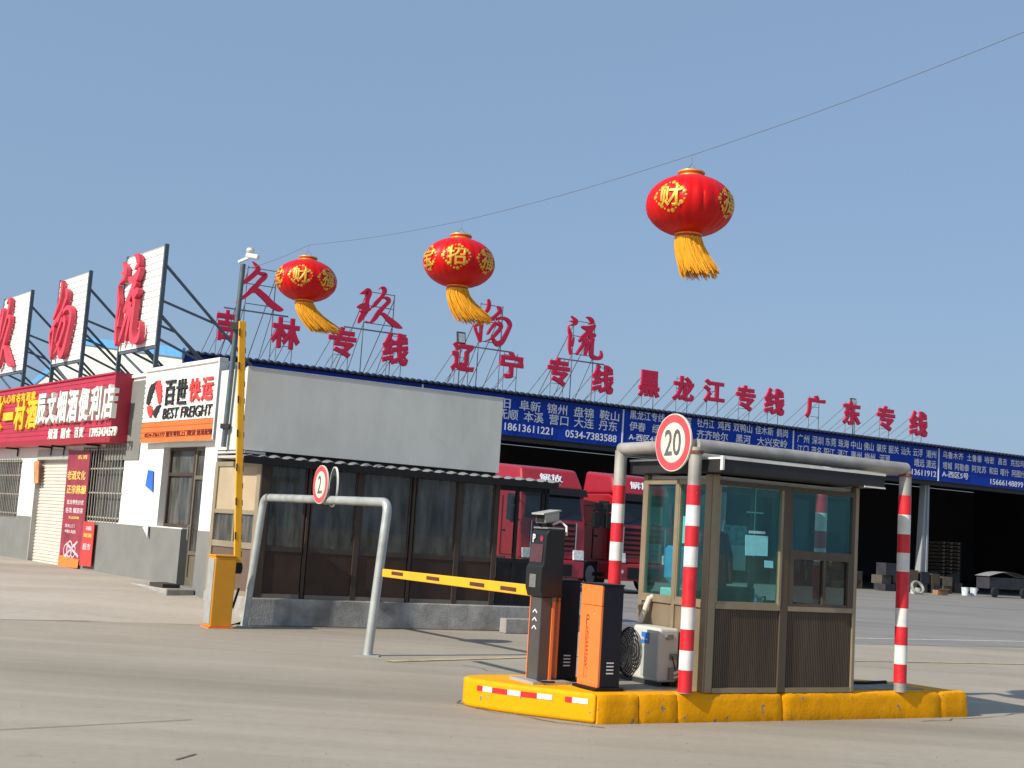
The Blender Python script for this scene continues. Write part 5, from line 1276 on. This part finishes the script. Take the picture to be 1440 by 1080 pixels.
def tiltbox(x0, x1, w0, w1, zb, zt, sl):   # housing pointing out over the lane, nose down a little, turned towards the road
    c_, s_ = math.cos(R(28)), math.sin(R(28)); T = lambda x, y, z: (.08+x*c_-y*s_, .14+x*s_+y*c_, z+x*sl)
    return [T(x0, -w0, zb), T(x1, -w1, zb), T(x1, w1, zb), T(x0, w0, zb)], [T(x0, -w0, zt), T(x1, -w1, zt), T(x1, w1, zt), T(x0, w0, zt)]
ca = MB().hexa(*tiltbox(-.14, .14, .058, .058, 1.585, 1.68, .14)).build('camera', mat('beige_housing', (.40, .38, .34), .4, var=.08, scale=5), lp, bevel=.012)
MB().hexa(*tiltbox(-.150, -.1395, .045, .045, 1.597, 1.668, .14)).build('lens', M_BLACK, ca)
MB().hexa(*tiltbox(-.20, .15, .07, .07, 1.679, 1.694, .14)).build('hood', mat('beige_housing', (.40, .38, .34)), ca)
MB().tube([(.08, .14, 1.53), (.08, .14, 1.62)], .02, 10).box(.05, .12, .1, .18, 1.531, 1.56).build('stand', M_BLACK, lp)
MB().tube([(.14, .14, 1.56), (.22, .12, 1.60), (.26, .06, 1.55), (.24, .02, 1.46)], .012, 8).build('cable', M_WHT, lp, smooth=True)
MB().tube([(.0, .02, .035), (-.05, -.05, .05), (-.03, -.12, .035), (.1, -.14, .033)], .01, 6).build('cable', M_BLACK, lp, smooth=True)

# air conditioner, hose
AX0, AX1, AY0, AY1 = -.26, -.01, .42, 1.20
ac = thing('air_conditioner', 'white outdoor air conditioner unit against the booth end wall', 'air conditioner', BP(0, 0, IZ), RZI)
M_AC = mat('ivory_ac_case', (.58, .57, .52), .45, var=.06, scale=4, var2=.18, scale2=3)
MB().box(AX0, AX1, AY0, AY1, .05, .59).build('case', M_AC, ac, bevel=.03, seg=3)
MB().box(AX0-.006, AX0, AY0+.04, AY0+.30, .09, .53).build('side_cover', mat('grey_ac_cover', (.40, .43, .40), .45, var=.06), ac, bevel=.003)
MB().lathe([(.0, 0), (.05, 0), (.05, .012), (.0, .012)], 20, (AX0-.002, .93, .32), Matrix.Rotation(-PI/2, 3, 'Y')).build('fan_hub', M_DARKGREY, ac)
fg = MB()
for k in range(9): fg.lathe([(.05+k*.022, 0), (.056+k*.022, 0), (.056+k*.022, .008), (.05+k*.022, .008), (.05+k*.022, 0)], 30, (AX0-.002, .93, .32), Matrix.Rotation(-PI/2, 3, 'Y'))
fg.build('fan_grille', M_DARKGREY, ac)
MB().box(AX0-.012, AX0-.007, AY0+.17, AY0+.30, .42, .53).build('blue_badge', mat('blue_badge', (.01, .18, .60), .4), ac)
lb = MB(); lettering(lb, 'Midea', (AX0-.0135, AY0+.235, .465), -Y, Z, -X, .10, .03, .01); lb.build('lettering', M_LET, ac)
MB().box(AX0+.02, AX0+.07, AY0+.03, AY1-.03, 0, .05).box(AX1-.07, AX1-.02, AY0+.03, AY1-.03, 0, .05).build('foot', M_DARKGREY, ac)
vb = MB().box(AX0+.08, AX0+.16, AY0-.02, AY0, .48, .53).box(AX0+.13, AX0+.21, AY0-.03, AY0, .28, .34).box(AX0+.12, AX0+.22, AY0-.035, AY0, .08, .20)
vb.build('valve_cover', mat('scuffed_valve', (.20, .19, .17), .6), ac)
MB().tube([(AX0+.17, AY0-.03, .14), (AX0+.24, AY0-.06, .18), (AX0+.30, AY0-.04, .26), (AX1+.04, AY0-.02, .27)], .016, 8).tube([(AX0+.17, AY0-.03, .10), (AX0+.25, AY0-.06, .13), (AX1+.05, AY0-.03, .2)], .014, 8).build('pipe', M_AC, ac, smooth=True)
MB().tube([(AX0+.14, AY0-.03, .32), (AX0+.17, AY0-.04, .22), (AX0+.2, AY0-.03, .15)], .006, 6).build('wire', M_BLACK, ac)
MB().tube([(-.10, 1.0, .6), (-.05, .98, .75), (-.02, .96, .86), (.02, .95, .88)], .03, 10).build('insulated_pipe', mat('wrapped_pipe', (.60, .54, .44), .8, var=.1, scale=12), ac, smooth=True)
hs = thing('hose_coil', 'coil of black hose hung on the orange barrier cabinet', 'hose', BP(-.84, .32, IZ+.36), RZI)
for k in range(6):
    rr = .165+.013*k
    hc = MB().tube([(.045+.018*k, rr*.72*math.cos(a_)*1.0, rr*1.05*math.sin(a_)) for a_ in [2*PI*j/28 for j in range(29)]], .0065, 8, caps=False)
    hc.build('loop', M_RUBBER, hs, smooth=True)
cbk = thing('cable', 'black cable lying on the island right of the booth', 'cable', BP(0, 0, IZ), RZI)
MB().tube([(2.1, .55, .03), (2.5, .62, .02), (2.8, .60, .02), (3.2, .68, .02)], .02, 8).tube([(2.3, .5, .03), (2.36, .4, .06), (2.42, .46, .03), (2.33, .55, .05), (2.28, .46, .04)], .028, 8).build('cable', M_RUBBER, cbk, smooth=True)

# ================================================================== LANTERNS AND THEIR CABLE
def lantern(px, py, Yd, rad, gap, label, spin, drift):
    P = at_depth(px, py, Yd)
    t = thing('lantern', label, 'lantern', P, spin, 'red lanterns on the overhead cable')
    hb_ = rad*.69; n = 112; rows = 26; bm_ = []
    pf = []
    for i in range(rows+1):
        a_ = -PI/2+PI*i/rows; a_ = max(-1.33, min(1.33, a_))
        pf.append(a_)
    vv = []
    for a_ in pf:
        for k in range(n):
            th = 2*PI*k/n; rib = 1-.026*abs(math.cos(th*12))**9*math.cos(a_)**.5-.006*math.sin(th*37+a_*3)*math.cos(a_)*math.sin(a_*2+1)
            r_ = rad*(abs(math.cos(a_))**.92)*rib; vv.append((r_*math.cos(th), r_*math.sin(th), hb_*math.sin(a_)*1.0))
    m = MB().add(vv, [(i*n+k, i*n+(k+1) % n, (i+1)*n+(k+1) % n, (i+1)*n+k) for i in range(rows) for k in range(n)])
    m.build('body', M_LANT, t, smooth=True)
    rc = rad*.30; zc = hb_*.965
    for sgn in (1, -1):
        z0 = sgn*zc
        cap = MB().lathe([(rc*.9, z0-sgn*.03), (rc, z0), (rc*1.03, z0+sgn*rad*.02), (rc*.97, z0+sgn*rad*.05), (rc*1.02, z0+sgn*rad*.085), (rc*1.02, z0+sgn*rad*.11), (rc*.9, z0+sgn*rad*.115), (0, z0+sgn*rad*.115)], 40)
        c_ = cap.build('cap', mat('red_gold_cap', (.50, .05, .015), .4, var=.2, scale=9), t, smooth=True)
        b_ = MB()
        for q in (.0, .10): b_.lathe([(rc*1.035, z0+sgn*rad*(q-.012)), (rc*1.05, z0+sgn*rad*q), (rc*1.035, z0+sgn*rad*(q+.022)), (rc*.99, z0+sgn*rad*(q+.022)), (rc*.99, z0+sgn*rad*(q-.012)), (rc*1.035, z0+sgn*rad*(q-.012))], 40)
        b_.build('gold_band', M_GOLD, c_, smooth=True)
    # tassel: many strands blown aside
    ts = MB(); r_ = random.Random(int(px)); zb = -zc-rad*.115; Lt = rad*.86
    for k in range(240):
        a_ = 2*PI*k/240+r_.uniform(-.04, .04); rr = rc*r_.uniform(.86, 1.0); L_ = Lt*r_.uniform(.84, 1.05); f_ = r_.uniform(.75, 1.2)
        cut = 1-.35*max(0, math.sin(a_*2+1))*0
        pts = []
        for j in range(5):
            u_ = j/4; spread = 1+.34*u_
            dx = drift[0]*u_**1.6*f_; dy = drift[1]*u_**1.6*f_
            pts.append((rr*math.cos(a_)*spread+dx+r_.uniform(-.008, .008)*u_, rr*math.sin(a_)*spread+dy, zb+.02-L_*u_))
        ts.tube(pts, [.007, .008, .0085, .008, .004], 5)
    ts.build('tassel', M_TASSEL, t, smooth=True)
    # gold motifs wrapped on the cloth: four round emblems
    def wrap(u_, v_, lift, th0):
        th = th0+u_/rad; a_ = v_/hb_*.92
        r2 = rad*(max(.05, math.cos(a_))**.92)+lift
        return (r2*math.cos(th), r2*math.sin(th), (hb_+lift)*math.sin(a_))
    for g_, (th0, chs) in enumerate((((-PI/2, '招财进'[int(px) % 3]), (-PI/2-gap, '宝'), (-PI/2+gap, '福'), (PI/2, '财')) + (() if gap > 1.3 else ((PI/2+gap, '福'), (PI/2-gap, '福'))))):
        mo = MB(); vs2, fs2 = glyph(chs, .022, False, 0)
        x0 = min(v_[0] for v_ in vs2); x1 = max(v_[0] for v_ in vs2); y0 = min(v_[1] for v_ in vs2); y1 = max(v_[1] for v_ in vs2)
        # refine long faces by triangulating and subdividing in bmesh
        bm = bmesh.new(); bv = [bm.verts.new(v_) for v_ in vs2]
        for f_ in fs2:
            try: bm.faces.new([bv[i] for i in f_])
            except Exception: pass
        bmesh.ops.triangulate(bm, faces=bm.faces); bmesh.ops.subdivide_edges(bm, edges=[e for e in bm.edges if e.calc_length() > .15], cuts=2, use_grid_fill=True)
        bm.verts.index_update()
        S = rad*.54
        mo.add([wrap(((v_.co.x-x0)/(x1-x0)-.5)*S, ((v_.co.y-y0)/(y1-y0)-.5)*S, rad*.006+(v_.co.z+.5)*.005, th0) for v_ in bm.verts], [tuple(v_.index for v_ in f_.verts) for f_ in bm.faces]); bm.free()
        for q in range(22):   # beaded flourish round the character
            aa = 2*PI*q/22; rr_ = S*(.66+.06*math.cos(4*aa)); cx, cy = rr_*math.cos(aa), rr_*math.sin(aa)*.95; rb_ = rad*(.026+.014*(q % 3))
            mo.add([wrap(cx, cy, rad*.012, th0)]+[wrap(cx+rb_*math.cos(2*PI*j/8), cy+rb_*math.sin(2*PI*j/8), rad*.007, th0) for j in range(8)], [(0, 1+j, 1+(j+1) % 8) for j in range(8)])
        mo.build('motif', M_GOLD, t)
    zt = zc+rad*.115
    MB().tube([(-rc*.6, 0, zt), (0, 0, zt+rad*.22), (rc*.6, 0, zt)], .005, 6).tube([(0, 0, zt+rad*.22), (0, 0, zt+rad*.42)], .003, 6).build('hanger', M_THIN, t)
    return P+Vector((0, 0, zt+rad*.42))
h1 = lantern(970, 290, 13.5, .475, PI/2, 'largest red lantern with gold motif, nearest on the cable', -35, (.12, .08))
h2 = lantern(645.5, 370, 16.6, .475, 1.0, 'middle red lantern of the three, before the brush characters', -2, (.26, .08))
h3 = lantern(430.5, 395, 19.6, .475, 1.0, 'smallest red lantern of the three, near the camera pole', -2, (.34, .10))
far = h1+(h1-h2)*1.9; far.z = at_depth(1440, 47, far.y).z if False else h1.z+2.4
pE = at_depth(1440, 45, h1.y-3.0*.93)
pts = [POLETOP+Vector((0, 0, -.1)), h3, h2, h1, pE, pE+(pE-h1)*1.6]
sm = []
for i in range(len(pts)-1):
    for k in range(8):
        t_ = k/8; P = pts[i].lerp(pts[i+1], t_); P.z -= .035*math.sin(PI*t_); sm.append(P)
sm.append(pts[-1])
cbl = MB().tube(sm, .0032, 6).build('overhead_cable', mat('grey_wire', (.11, .125, .15), .6), None, smooth=True)
tag(cbl, 'thin overhead cable carrying the three red lanterns', 'cable')
